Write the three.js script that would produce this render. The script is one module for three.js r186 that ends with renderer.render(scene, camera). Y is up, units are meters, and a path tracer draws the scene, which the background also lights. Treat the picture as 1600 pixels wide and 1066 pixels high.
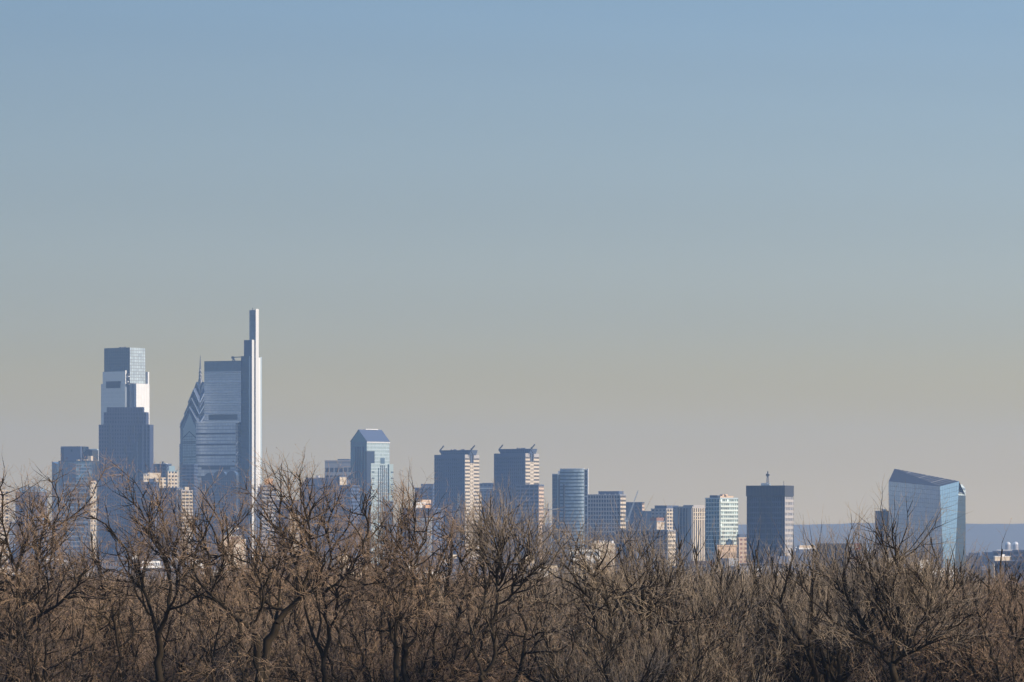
import * as THREE from 'three';

// ---------------------------------------------------------------- camera, sky, sun, exposure
// A telephoto view from a park hill: eye 85 m above the city plain, horizon far down in the frame (shifted lens).
const F = 6500, EYE = 85, HORIZON = 825;           // focal length and horizon row, in pixels of a 1600 x 1066 picture
const scene = new THREE.Scene();
const camera = new THREE.PerspectiveCamera(2 * Math.atan(HORIZON / F) * 180 / Math.PI, 1600 / (2 * HORIZON), 1, 60000);
camera.position.set(0, EYE, 0);
camera.setViewOffset(1600, 2 * HORIZON, 0, 0, 1600, 1066);
const renderer = new THREE.WebGLRenderer({ antialias: true });
renderer.setSize(1024, 682);
renderer.toneMapping = THREE.LinearToneMapping;
renderer.toneMappingExposure = 1.38;
renderer.shadowMap.enabled = true;

// clear winter sky: beige low down, turning blue within a few degrees [elevation in degrees, linear rgb as seen through the haze]
const EXPOSURE = 1.38, HAZE = 7e-5, HAZE_GLOW = [.29, .43, .63];
const SEEN = [
  [-90, .12, .11, .10], [-3, .34, .33, .31], [-.3, .488, .466, .428], [.1, .488, .466, .428], [.4, .474, .459, .425], [1.1, .444, .441, .415], [1.9, .411, .429, .411], [2.8, .386, .432, .440],
  [3.66, .364, .434, .470], [4.5, .340, .428, .490], [5.42, .314, .419, .508], [6.3, .289, .406, .522], [7.25, .262, .392, .536], [14, .20, .36, .64], [30, .14, .33, .73], [90, .11, .28, .70],
];
const SKY = SEEN.map(([el, ...c]) => {       // what lies behind the haze, given how long the sight line stays below its top
  const L = el > -.3 ? Math.min(270 / Math.sin(Math.max(el, .01) * Math.PI / 180), 8800) : 8800, T = Math.exp(-HAZE * L);
  return [el, ...c.map((v, k) => Math.max(.02, (v - HAZE_GLOW[k] * (1 - T)) / T / EXPOSURE))];
});
{
  const W = 1024, H = 2048, data = new Float32Array(W * H * 4);
  for (let j = 0; j < H; j++) {
    const el = ((j + .5) / H - .5) * 180;
    let k = 0; while (k < SKY.length - 2 && SKY[k + 1][0] < el) k++;
    const a = SKY[k], b = SKY[k + 1], t = Math.min(1, Math.max(0, (el - a[0]) / (b[0] - a[0])));
    for (let i = 0; i < W; i++) {
      const o = (j * W + i) * 4, side = Math.exp(.55 * Math.cos(((i + .5) / W - .5) * 2 * Math.PI) * Math.cos(Math.max(0, el) * Math.PI / 180)) * (1 + .011 * Math.sin(el * 2.1 + i * .05 + 2 * Math.sin(i * .021)) * Math.sin(el * 1.3 - i * .033 + 1) + .006 * Math.sin(el * 6.3 + i * .11 + 1.7 * Math.sin(i * .045 + el)));   // brighter on the sun's side, to the right; the haze not quite even
      for (let c = 1; c < 4; c++) { const p0 = SKY[Math.max(0, k - 1)], p3 = SKY[Math.min(SKY.length - 1, k + 2)], w = b[0] - a[0], m0 = p0 === a ? 0 : (b[c] - p0[c]) / (b[0] - p0[0]) * w, m1 = p3 === b ? 0 : (p3[c] - a[c]) / (p3[0] - a[0]) * w; data[o + c - 1] = side * Math.max(.01, el < 0 || el > 7.2 ? a[c] + (b[c] - a[c]) * t : a[c] * (1 + t * t * (2 * t - 3)) + b[c] * t * t * (3 - 2 * t) + m0 * t * (t - 1) * (t - 1) + m1 * t * t * (t - 1)); }
      data[o + 3] = 1;
    }
  }
  const t = new THREE.DataTexture(data, W, H, THREE.RGBAFormat, THREE.FloatType);
  t.mapping = THREE.EquirectangularReflectionMapping;
  t.magFilter = THREE.LinearFilter; t.minFilter = THREE.LinearFilter; t.needsUpdate = true;
  scene.background = t; scene.environment = t;
}
const SUN_AZ = 112 * Math.PI / 180, SUN_EL = 27 * Math.PI / 180;       // to the right of the view, a little behind
const sun = new THREE.DirectionalLight(new THREE.Color(1, .86, .68), 5);
sun.name = 'sun';
sun.position.set(Math.sin(SUN_AZ) * Math.cos(SUN_EL), Math.sin(SUN_EL), -Math.cos(SUN_AZ) * Math.cos(SUN_EL)).multiplyScalar(9000);
sun.position.z -= 3000; sun.target.position.set(0, 0, -3000); sun.target.name = 'sun_target';
sun.castShadow = true; sun.shadow.mapSize.set(4096, 4096);
Object.assign(sun.shadow.camera, { left: -4000, right: 4000, top: 4000, bottom: -4000, near: 10, far: 20000 });
scene.add(sun); scene.add(sun.target);
scene.fog = new THREE.FogExp2(new THREE.Color(.455, .685, 1), HAZE);

// ---------------------------------------------------------------- helpers
let seed = 1;
const rnd = () => { seed = (seed + 0x6D2B79F5) | 0; let t = Math.imul(seed ^ (seed >>> 15), 1 | seed); t = (t + Math.imul(t ^ (t >>> 7), 61 | t)) ^ t; return ((t ^ (t >>> 14)) >>> 0) / 4294967296; };
const ran = (a, b) => a + (b - a) * rnd();
const counts = {};
const numbered = (n) => { const k = counts[n] = (counts[n] ?? -1) + 1; return k ? n + '_' + String(k).padStart(3, '0') : n; };
function thing(name, label, category, [x, y, z] = [0, 0, 0], turn = 0, group) {
  const o = new THREE.Group(); o.name = numbered(name); o.position.set(x, y, z); o.rotation.y = turn;
  o.userData = { label, category }; if (group) o.userData.group = group;
  scene.add(o); return o;
}
const mat = (r, g, b, rough = .8, metal = 0, more = {}) => new THREE.MeshStandardMaterial({ color: new THREE.Color(r, g, b), roughness: rough, metalness: metal, vertexColors: true, ...more });

// collects flat-shaded faces with a tone per face (panes and stones differ a little from one another)
class MB {
  constructor() { this.p = []; this.c = []; this.tone = 1; }
  tri(a, b, c) { this.p.push(...a, ...b, ...c); for (let k = 0; k < 3; k++) this.c.push(this.tone, this.tone, this.tone); return this; }
  quad(a, b, c, d) { return this.tri(a, b, c).tri(a, c, d); }
  box(x0, x1, y0, y1, z0, z1) {
    if (x0 > x1) [x0, x1] = [x1, x0]; if (y0 > y1) [y0, y1] = [y1, y0]; if (z0 > z1) [z0, z1] = [z1, z0];
    const v = (i) => [i & 1 ? x1 : x0, i & 2 ? y1 : y0, i & 4 ? z1 : z0];
    for (const [a, b, c, d] of [[4, 5, 7, 6], [1, 0, 2, 3], [5, 1, 3, 7], [0, 4, 6, 2], [6, 7, 3, 2], [0, 1, 5, 4]]) this.quad(v(a), v(b), v(c), v(d));
    return this;
  }
  // polygon (counter-clockwise seen from outside, in any plane) swept along a vector
  prism(poly, s) {
    const q = poly.map((p) => [p[0] + s[0], p[1] + s[1], p[2] + s[2]]), n = poly.length;
    for (let i = 1; i < n - 1; i++) { this.tri(poly[0], poly[i], poly[i + 1]); this.tri(q[0], q[i + 1], q[i]); }
    for (let i = 0; i < n; i++) { const j = (i + 1) % n; this.quad(poly[j], poly[i], q[i], q[j]); }
    return this;
  }
  // a square bar between two points
  bar(a, b, w, w2 = w) {
    const A = new THREE.Vector3(...a), d = new THREE.Vector3(...b).sub(A), u = new THREE.Vector3(0, 1, 0);
    if (Math.abs(d.y) > .9 * d.length()) u.set(1, 0, 0);
    const s = new THREE.Vector3().crossVectors(d, u).normalize().multiplyScalar(w / 2), t = new THREE.Vector3().crossVectors(s, d).normalize().multiplyScalar(w2 / 2);
    const c = [[1, 1], [-1, 1], [-1, -1], [1, -1]].map(([i, j]) => [A.x + s.x * i + t.x * j, A.y + s.y * i + t.y * j, A.z + s.z * i + t.z * j]);
    return this.prism(c, [d.x, d.y, d.z]);
  }
  get empty() { return !this.p.length; }
  build(name, material, parent, kind) {
    if (this.empty) return null;
    const g = new THREE.BufferGeometry();
    g.setAttribute('position', new THREE.Float32BufferAttribute(this.p, 3));
    g.setAttribute('color', new THREE.Float32BufferAttribute(this.c, 3));
    g.computeVertexNormals();
    const m = new THREE.Mesh(g, material); m.name = name; m.castShadow = m.receiveShadow = true;
    if (kind) m.userData.kind = kind;
    parent.add(m); return m;
  }
}
const part = (name, material, parent, fill, kind) => { const m = new MB(); fill(m); return m.build(name, material, parent, kind); };

const M = {
  darkglass: mat(.022, .032, .055, .22), blueglass: mat(.10, .15, .20, .18, .35), silver: mat(.56, .62, .68, .2, .72), paleglass: mat(.45, .52, .52, .3, .3), greenglass: mat(.34, .41, .39, .28, .3),
  mirror: mat(.50, .58, .64, .08, .9), mirrorblue: mat(.46, .65, .86, .07, .95), greyglass: mat(.11, .145, .165, .2, .4), teal: mat(.10, .20, .23, .2, .4),
  granite: mat(.032, .04, .075, .6), slate: mat(.055, .075, .125, .7), concrete: mat(.33, .30, .27, .85), cream: mat(.50, .415, .30, .85), white: mat(.64, .62, .58, .7), tan: mat(.50, .36, .24, .85), brick: mat(.24, .12, .08, .9),  // slate and granite carry part of the blue haze in their colour
  grey: mat(.22, .22, .23, .8), dark: mat(.03, .032, .04, .6), steel: mat(.10, .10, .11, .5, .4), orange: mat(.55, .30, .13, .85), red: mat(.42, .05, .05, .6), roof: mat(.10, .10, .11, .9), pink: mat(.42, .28, .24, .8),
  bladeglass: mat(.24, .27, .28, .35, .2), fin: mat(.55, .53, .49, .75), darkteal: mat(.022, .042, .055, .35), bluegrey: mat(.20, .26, .30, .5), palegreen: mat(.50, .54, .48, .6),
  skyglass: mat(.50, .56, .62, .2, .6), copper: mat(.16, .23, .26, .5, .2),
};

// ---------------------------------------------------------------- the ground
const clamp = (x, a, b) => Math.min(b, Math.max(a, x)), smooth = (x, a, b) => { const t = clamp((x - a) / (b - a), 0, 1); return t * t * (3 - 2 * t); };
const wave = (x, z, s) => Math.sin(x / s + 1.3 * Math.sin(z / s * .7 + 2)) * Math.sin(z / s * 1.1 + 1.7 * Math.sin(x / s * .6));
function groundAt(x, z) {
  const d = -z;
  let h = 83.3 - 1.6 * smooth(d, 6, 50) - 16.8 * smooth(d, 30, 235) - Math.max(0, Math.min(d, 1250) - 200) * .0108 + .8 * wave(x, z, 60) * smooth(d, 30, 200);
  h += (4 - h) * smooth(d, 1250, 2000);
  return h;
}
function hillAt(x, z) {
  const d = -z, r = smooth(d, 6000, 8000);
  return r * (68 + 5 * wave(x, z, 700) + 3 * wave(x + 90, z, 190)) + smooth(d, 7700, 8150) * (17 + 2.4 * wave(x, 40, 260) + 1.4 * wave(x, 10, 77) + 1.3 * wave(x, 300, 31) + 1.1 * wave(x, 900, 19));
}
function sheet(name, material, xs, zs, at) {
  const p = [], ix = [], n = xs.length;
  for (const z of zs) for (const x of xs) p.push(x, at(x, z), z);
  for (let j = 0; j < zs.length - 1; j++) for (let i = 0; i < n - 1; i++) { const a = j * n + i; ix.push(a, a + n, a + 1, a + 1, a + n, a + n + 1); }
  const g = new THREE.BufferGeometry(); g.setAttribute('position', new THREE.Float32BufferAttribute(p, 3)); g.setIndex(ix); g.computeVertexNormals();
  const m = new THREE.Mesh(g, material); m.name = name; m.receiveShadow = m.castShadow = true; m.userData.kind = 'structure'; scene.add(m); return m;
}
const steps = (list) => { const o = []; for (const [a, b, n] of list) for (let i = 0; i < n; i++) o.push(a + (b - a) * i / n); o.push(list.at(-1)[1]); return o; };
const plain = new THREE.MeshStandardMaterial({ color: new THREE.Color(.17, .125, .085), roughness: 1 });
const wooded = new THREE.MeshStandardMaterial({ color: new THREE.Color(.14, .13, .11), roughness: 1 });
sheet('ground', plain, steps([[-6000, -400, 20], [-400, 400, 50], [400, 6000, 20]]), steps([[1500, 0, 10], [0, -2000, 100], [-2000, -6000, 20], [-6000, -8500, 12]]), (x, z) => groundAt(x, z));
sheet('hills', wooded, steps([[-6000, -1900, 30], [-1900, 1900, 240], [1900, 6000, 30]]), steps([[-5900, -8400, 60]]), (x, z) => groundAt(x, z) + hillAt(x, z) - 1.5 + 3 * smooth(-z, 5900, 6300) );

// ---------------------------------------------------------------- the city: helpers
// A building stands on its nearest vertical edge, px across the picture and D metres away. Its left face looks along its own +z, its right face along +x.
class Building {
  constructor(name, label, category, px, D, theta, group) {
    const t = this.t = theta * Math.PI / 180; this.s = D / F; this.D = D; this.px = px; this.c = Math.cos(t); this.n = Math.sin(t);
    this.o = thing(name, label, category, [(px - 800) * this.s, 0, -D], -t, group);
  }
  Y(py) { return EYE + (HORIZON - py) * this.s; }
  X(px, z = 0) { return ((px - this.px) * this.s + z * this.n) / this.c; }
  Z(px, x = 0) { return (x * this.c - (px - this.px) * this.s) / this.n; }
  part(name, material, fill, kind) { return part(name, material, this.o, fill, kind); }
  box(name, material, x0, x1, y0, y1, z0, z1) { return this.part(name, material, (m) => m.box(x0, x1, y0, y1, z0, z1)); }
}
// panes, bands between the floors and piers between the bays on one face; the bands and piers stand proud, the panes lie back
function facade(b, face, at, a0, a1, y0, y1, o) {
  if (a0 > a1) [a0, a1] = [a1, a0]; if (y0 > y1) [y0, y1] = [y1, y0];
  const { floors, bays, pane, band, pier = band, bandH = .35, pierW = .25, proud = .35, jitter = .25, lit = 0, skip = .1 } = o;
  const put = (m, p0, p1, q0, q1, out) => face === 'L' ? m.box(p0, p1, q0, q1, at - .02, at + out) : m.box(at - .02, at + out, q0, q1, p0, p1);
  const P = new MB(), B = new MB(), C = new MB(), fh = (y1 - y0) / floors, bw = (a1 - a0) / bays;
  for (let j = 0; j < floors; j++) {
    const rowTone = ran(1 - jitter * .4, 1 + jitter * .4);
    for (let i = 0; i < bays; i++) {
      P.tone = rnd() < lit ? 3 : rowTone * ran(1 - jitter, 1 + jitter);
      if (pane) put(P, a0 + i * bw + bw * .04, a0 + (i + 1) * bw - bw * .04, y0 + (j + bandH * .5) * fh, y0 + (j + 1) * fh - .02, .06);
    }
    if (band && bandH) { B.tone = ran(1 - skip, 1 + skip); put(B, a0, a1, y0 + j * fh, y0 + (j + bandH) * fh, proud); }
  }
  if (pier && pierW) for (let i = 0; i <= bays; i++) { C.tone = ran(.94, 1.06); const c = a0 + i * bw, w = bw * pierW / 2; put(C, Math.max(a0, c - w), Math.min(a1, c + w), y0, y1, proud + .04); }
  P.build('window_pane', pane, b.o, 'stuff'); B.build('floor_band', band, b.o, 'stuff'); C.build('facade_pier', pier, b.o, 'stuff');
}
// both faces of a plain box tower between picture columns l and r, with its core, parapet and roof
function boxTower(b, l, r, top, o) {
  const x0 = b.X(l), z0 = b.Z(r), y1 = b.Y(top), base = o.base ? b.Y(o.base) : 0, f = Math.max(3, Math.round((y1 - base) / (o.floor ?? 3.9)));
  b.box('tower_body', o.core ?? M.dark, x0, 0, 0, y1, z0, 0);
  if (o.left) facade(b, 'L', 0, x0, 0, base, y1, { floors: f, bays: Math.max(2, Math.round(-x0 / (o.bay ?? 5))), ...o.left });
  if (o.right) facade(b, 'R', 0, z0, 0, base, y1, { floors: f, bays: Math.max(2, Math.round(-z0 / (o.bay ?? 5))), ...o.right });
  b.part('parapet', o.cap ?? o.left?.band ?? o.core, (m) => m.box(x0 - .3, .5, y1, y1 + (o.capH ?? 1.2), -.4, .5).box(x0 - .3, .5, y1, y1 + (o.capH ?? 1.2), z0 - .3, z0 + .4).box(x0 - .3, x0 + .4, y1, y1 + (o.capH ?? 1.2), z0 + .4, -.4).box(-.4, .5, y1, y1 + (o.capH ?? 1.2), z0 + .4, -.4));
  return { x0, z0, y1, f };
}
// small machines, vents and masts on a flat roof, each a part
function roofClutter(b, x0, x1, z0, z1, y, n, material = M.grey, hmax = 3) {
  for (let i = 0; i < n; i++) { const x = ran(x0 + 2, x1 - 4), z = ran(z0 + 2, z1 - 4); b.box('roof_unit', material, x, x + ran(1.5, 5), y, y + ran(.8, hmax), z, z + ran(1.5, 4)); }
}
// what stands above a column of the picture, for telling alike things apart in words
const MARKS = [[20, 'by the left edge'], [60, 'below the hip-roofed tower'], [112, 'below the two-tier glass tower'], [190, 'below the stepped dark tower'], [245, 'right of the stepped dark tower'], [290, 'below the spire tower'], [355, 'below the tallest tower'], [420, 'below the orange-topped block'], [490, 'below the chamfered dark block'], [575, 'below the gable-roofed tower'], [640, 'right of the gable-roofed tower'], [713, 'below the left twin tower'], [805, 'below the right twin tower'], [890, 'below the teal glass tower'], [948, 'below the wide grid office'], [1010, 'below the slanting crane boom'], [1078, 'below the cream-piered block'], [1130, 'below the green balconied tower'], [1205, 'below the dark antenna block'], [1262, 'below the bright cream strip'], [1320, 'below the red square sign'], [1420, 'below the faceted mirror tower'], [1490, 'below the narrow mirror facet'], [1535, 'right of the faceted tower'], [1575, 'below the cream stone building'], [1640, 'by the right edge']];
const landmark = (px) => MARKS.reduce((a, b) => Math.abs(b[0] - px) < Math.abs(a[0] - px) ? b : a)[1];
// ---------------------------------------------------------------- the city: the buildings, left to right
{ // dark hip-roofed block at the far left
  const b = new Building('hip_roofed_tower', 'small dark tower with a flat-topped hip roof, alone between the left-edge trees', 'building', 60, 5200, 12);
  const x0 = b.X(23), y = b.Y(769), yt = b.Y(760), D = 34, xa = b.X(33), xb = b.X(52);
  b.box('tower_body', M.slate, x0, 0, 0, y, -D, 0);
  facade(b, 'L', 0, x0, 0, 0, y, { floors: 26, bays: 9, pane: M.darkglass, band: M.slate, bandH: .5, pierW: .4 });
  b.part('roof', M.copper, (m) => { const e = [[x0 - 1, y, 1], [1, y, 1], [1, y, -D - 1], [x0 - 1, y, -D - 1]], t = [[xa, yt, -9], [xb, yt, -9], [xb, yt, -D + 9], [xa, yt, -D + 9]]; for (let i = 0; i < 4; i++) m.quad(e[i], e[(i + 1) % 4], t[(i + 1) % 4], t[i]); m.quad(...t); });
}
{ // cream block cut by the left edge
  const b = new Building('apartment_block', 'sunlit cream banded block cut off by the left edge of the picture', 'building', -28, 4000, 60);
  boxTower(b, -45, 11, 768, { core: M.cream, left: { pane: M.darkglass, band: M.cream, bandH: .45 }, right: { pane: M.darkglass, band: M.cream, bandH: .55, pierW: .3 }, floor: 3.4 });
}
{ // pale glass slab behind the two-tier tower
  const b = new Building('glass_tower', 'pale glass slab right behind the two-tier glass tower', 'building', 151, 5300, 18);
  boxTower(b, 141, 156, 703, { core: M.paleglass, left: { pane: M.paleglass, band: M.paleglass, bandH: .2, pierW: .15, proud: .2 }, right: { pane: M.paleglass, band: M.white, bandH: .25 } });
}
{ // two-tier glass tower
  const b = new Building('glass_tower', 'blue two-tier glass tower with slanting roof, left of the stepped dark tower', 'building', 143.5, 4900, 14);
  const x0 = b.X(89.5), y = b.Y(720), D = 45, xm = b.X(118);
  b.box('tower_body', M.darkglass, x0, 0, 0, y, -D, 0);
  facade(b, 'L', 0, x0, xm, 0, y - 1, { floors: 34, bays: 9, pane: M.blueglass, band: M.slate, bandH: .22, pierW: .12, proud: .2 });
  facade(b, 'L', 0, xm, 0, b.Y(757), y - 1, { floors: 7, bays: 6, pane: M.teal, band: M.silver, bandH: .35, pierW: .1, proud: .3, lit: .08 });
  facade(b, 'L', 0, xm, 0, 0, b.Y(757), { floors: 27, bays: 6, pane: M.blueglass, band: M.slate, bandH: .25, pierW: .1, proud: .2 });
  b.part('side_wing', M.blueglass, (m) => { const a = b.X(79.5, 3), z = 3; m.prism([[a, 0, z], [x0, 0, z], [x0, b.Y(725), z], [a, b.Y(721.5), z]], [0, 0, -30]); });
  b.box('upper_block', M.slate, b.X(92, -8), b.X(124, -8), y, b.Y(697.3), -36, -8);
  b.box('upper_window', M.darkglass, b.X(108.5, -7.9), b.X(111, -7.9), b.Y(706), b.Y(702), -8, -7.8);
  b.box('upper_corner', M.darkglass, b.X(92, -7.9), b.X(97, -7.9), y, b.Y(699.5), -8, -7.7);
  b.part('sloping_roof', M.darkglass, (m) => { const z = -12, a = b.X(124.5, z), c = b.X(136, z), d = b.X(142, z); m.prism([[a, y, z], [d, y, z], [d, b.Y(703), z], [c, b.Y(701.5), z], [a, b.Y(708.5), z]], [0, 0, -22]); });
  b.box('roof_house', M.cream, b.X(136, -3), b.X(141.5, -3), y, b.Y(712.5), -10, -3);
  b.box('roof_stack', M.cream, b.X(127, -16), b.X(130.5, -16), y, b.Y(698), -19, -16);
  roofClutter(b, b.X(112), b.X(136), -9, -1, y, 4, M.cream, 2);
}
{ // low blue glass block in front of it
  const b = new Building('office_block', 'low blue glass block with pale bands below the two-tier glass tower', 'building', 140, 4300, 16);
  boxTower(b, 97, 148, 756, { core: M.slate, left: { pane: M.blueglass, band: M.silver, bandH: .3, pierW: .06 }, right: { pane: M.darkglass, band: M.silver, bandH: .4 }, floor: 5 });
}
{ // narrow cream block
  const b = new Building('brick_tower', 'narrow sunlit cream block with dark top beside the white tower edge', 'building', 141, 4100, 58);
  const r = boxTower(b, 138, 149.3, 754, { core: M.cream, left: { pane: M.darkglass, band: M.cream, bandH: .5, pierW: .4 }, right: { pane: M.darkglass, band: M.cream, bandH: .62, pierW: .5 }, floor: 4.6 });
  b.box('penthouse', M.brick, r.x0, 0, r.y1, b.Y(751), r.z0, 0);
}
{ // tall silver tower with the glass crown
  const b = new Building('glass_skyscraper', 'tall silver-white tower with a dark glass crown rising behind the stepped dark tower', 'building', 203, 4890, 36);
  const top = b.Y(542.8), y1 = b.Y(580), y2 = b.Y(599), x0 = b.X(154), x1 = b.X(194.6, 0), z0 = b.Z(230), z1 = b.Z(211.5);
  b.box('tower_core', M.darkglass, x0 + 3, -4, 0, y1 - .2, z0 + 3, -4);
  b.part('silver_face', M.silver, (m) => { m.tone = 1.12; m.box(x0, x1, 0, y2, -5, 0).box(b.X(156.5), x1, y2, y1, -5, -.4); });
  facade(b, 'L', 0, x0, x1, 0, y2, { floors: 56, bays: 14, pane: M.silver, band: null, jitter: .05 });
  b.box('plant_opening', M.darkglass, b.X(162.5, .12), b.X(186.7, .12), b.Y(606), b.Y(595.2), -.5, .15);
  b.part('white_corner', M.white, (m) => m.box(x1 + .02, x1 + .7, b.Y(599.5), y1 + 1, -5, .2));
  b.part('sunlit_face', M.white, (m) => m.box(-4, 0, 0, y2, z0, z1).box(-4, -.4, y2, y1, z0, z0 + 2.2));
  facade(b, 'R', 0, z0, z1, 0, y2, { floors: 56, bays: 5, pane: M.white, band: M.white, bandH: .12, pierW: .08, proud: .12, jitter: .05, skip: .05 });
  for (let i = 0; i < 5; i++) b.box('corner_balcony', i % 2 ? M.white : M.steel, x1 + 1, x1 + ran(3, 5), y1 - 4 - i * 3, y1 - 2.4 - i * 3, -4, -1.5);
  const cx = b.X(159, -3), cz = b.Z(223.6, -3);
  b.box('glass_crown', M.greyglass, cx, -3, y1, top, cz, -3);
  facade(b, 'L', -3, cx, -3, y1, top, { floors: 8, bays: 12, pane: M.greyglass, band: M.steel, bandH: .1, pierW: .06, proud: .12, jitter: .08 });
  facade(b, 'R', -3, cz, -3, y2, top, { floors: 12, bays: 9, pane: M.paleglass, band: M.grey, bandH: .16, pierW: .14, proud: .12, jitter: .18 });
  b.box('crown_back', M.paleglass, -6, -3.01, y2, y1, cz, -5);
  roofClutter(b, cx + 4, -10, cz + 5, -8, top, 6, M.steel, 1.6);
}
{ // dark stepped granite tower
  const b = new Building('granite_tower', 'broad dark stepped granite tower with no lit face, left of the spire', 'building', 233.5, 4750, 8);
  const y = [663.5, 644, 636].map((v) => b.Y(v)), l = [153, 160.5, 165], r = [233.5, 227.5, 222], D = 20;
  for (let i = 0; i < 3; i++) {
    const x0 = b.X(l[i], -i * 3), x1 = b.X(r[i], -i * 3), yb = i ? y[i - 1] : 0;
    b.box(['tower_body', 'upper_stage', 'crown_stage'][i], M.granite, x0, x1, yb, y[i], -D + i * 3, -i * 3);
    facade(b, 'L', -i * 3, x0, x1, yb, y[i] - 1, { floors: i ? 3 : 46, bays: Math.round((x1 - x0) / 3), pane: M.darkglass, band: M.granite, bandH: .45, pierW: .42, proud: .3, skip: .12 });
  }
  // centre bay, its notches stepping down to the right-hand strips
  for (const [p, q, a, c] of [[214.5, 217, 663, 652], [206.5, 209.5, 678, 667], [199.5, 203, 692, 682], [193, 197, 707, 696], [169, 171.5, 677, 663], [170, 172.5, 699, 678]]) b.box('facade_notch', M.dark, b.X(p, .5), b.X(q, .5), b.Y(a), b.Y(c), .1, .6);
  for (const [p, a] of [[216, 677], [208, 692], [201, 707]]) b.box('vertical_strip', M.darkglass, b.X(p, .6), b.X(p + 4, .6), 0, b.Y(a), .1, .75);
  for (const p of [213, 222, 228, 233]) b.box('corner_pier', M.slate, b.X(p, .5), b.X(p + 1.6, .5), 0, b.Y(p > 220 ? 664 : 690), .1, .9);
  b.box('cornice_band', M.dark, b.X(166), b.X(214), b.Y(650), b.Y(648.6), -5.9, -4.8);
}
// cluster right of the stepped tower
{ const b = new Building('office_block', 'small pale blue-grey block touching the right side of the stepped dark tower', 'building', 246, 5000, 20); boxTower(b, 234, 250, 726.5, { core: M.grey, left: { pane: M.blueglass, band: M.grey, bandH: .4 }, right: { pane: M.blueglass, band: M.grey } }); }
{ const b = new Building('office_block', 'dark block with a chimney between the stepped tower and the spire', 'building', 260, 4700, 20); const r = boxTower(b, 245, 266, 726.5, { core: M.slate, left: { pane: M.darkglass, band: M.slate, bandH: .5 }, right: { pane: M.darkglass, band: M.slate } }); b.box('chimney', M.steel, b.X(248.3), b.X(250.4), r.y1, b.Y(721), -9, -7); b.box('roof_house', M.white, b.X(252), b.X(257), r.y1, b.Y(724), -8, -3); }
{ const b = new Building('stone_block', 'low cream block with gabled end below the dark chimney block', 'building', 224, 4450, 55); boxTower(b, 218, 232, 742, { core: M.cream, left: { pane: M.darkglass, band: M.grey, bandH: .5 }, right: { pane: M.darkglass, band: M.cream, bandH: .6, pierW: .5 } }); }
{ const b = new Building('stone_block', 'stepped cream block in sun in front of the dark chimney block', 'building', 243, 4480, 55); const r = boxTower(b, 238, 259, 748, { core: M.cream, left: { pane: M.darkglass, band: M.cream, bandH: .55 }, right: { pane: M.darkglass, band: M.cream, bandH: .6, pierW: .45 } }); b.box('upper_stage', M.cream, -16, -2, r.y1, b.Y(739), r.z0 + 6, r.z0 + 22); }
{ const b = new Building('stone_block', 'cream block with a blue-grey roof just left of the chevron-gabled tower', 'building', 262, 4460, 50); const r = boxTower(b, 259, 276, 737, { core: M.cream, left: { pane: M.darkglass, band: M.cream, bandH: .55 }, right: { pane: M.darkglass, band: M.cream, bandH: .5, pierW: .4 }, cap: M.copper }); b.box('penthouse', M.copper, r.x0 + 1, -2, r.y1, b.Y(728), r.z0 + 2, -3); }
{ const b = new Building('office_block', 'dark block standing at the foot of the chevron-gabled tower', 'building', 303, 4900, 6); boxTower(b, 284, 306, 727, { core: M.darkglass, left: { pane: M.darkglass, band: M.slate, bandH: .3, pierW: .1 }, right: { pane: M.darkglass, band: M.slate } }); }
{ const b = new Building('office_block', 'low dark purple block left of the banded apartment slab', 'building', 276, 4350, 25); boxTower(b, 236, 290, 764, { core: M.slate, left: { pane: M.darkglass, band: M.slate, bandH: .4 }, right: { pane: M.darkglass, band: M.concrete, bandH: .5 } }); }
{ const b = new Building('office_block', 'low dark block at the right foot of the stepped dark tower', 'building', 240, 4300, 16); boxTower(b, 206, 246, 755, { core: M.slate, left: { pane: M.darkglass, band: M.slate, bandH: .4 }, right: { pane: M.darkglass, band: M.slate, bandH: .5 } }); }
{ const b = new Building('office_block', 'shaded low block below the cream-walled block left of the gable-roofed tower', 'building', 548, 4350, 12); boxTower(b, 500, 560, 760, { core: M.slate, left: { pane: M.darkglass, band: M.slate, bandH: .4 }, right: { pane: M.darkglass, band: M.slate, bandH: .5 } }); }
{ const b = new Building('office_block', 'shaded low block below the white and orange rooftops left of the twin towers', 'building', 678, 4150, 12); boxTower(b, 628, 690, 796, { core: M.slate, left: { pane: M.darkglass, band: M.slate, bandH: .4 }, right: { pane: M.darkglass, band: M.slate, bandH: .5 } }); }
{ const b = new Building('glass_block', 'pale blue glass block in the gap right of the gable-roofed tower', 'building', 668, 4000, 14); boxTower(b, 645, 674, 812, { core: M.skyglass, left: { pane: M.skyglass, band: M.paleglass, bandH: .3 }, right: { pane: M.skyglass, band: M.silver, bandH: .5 } }); }
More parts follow.
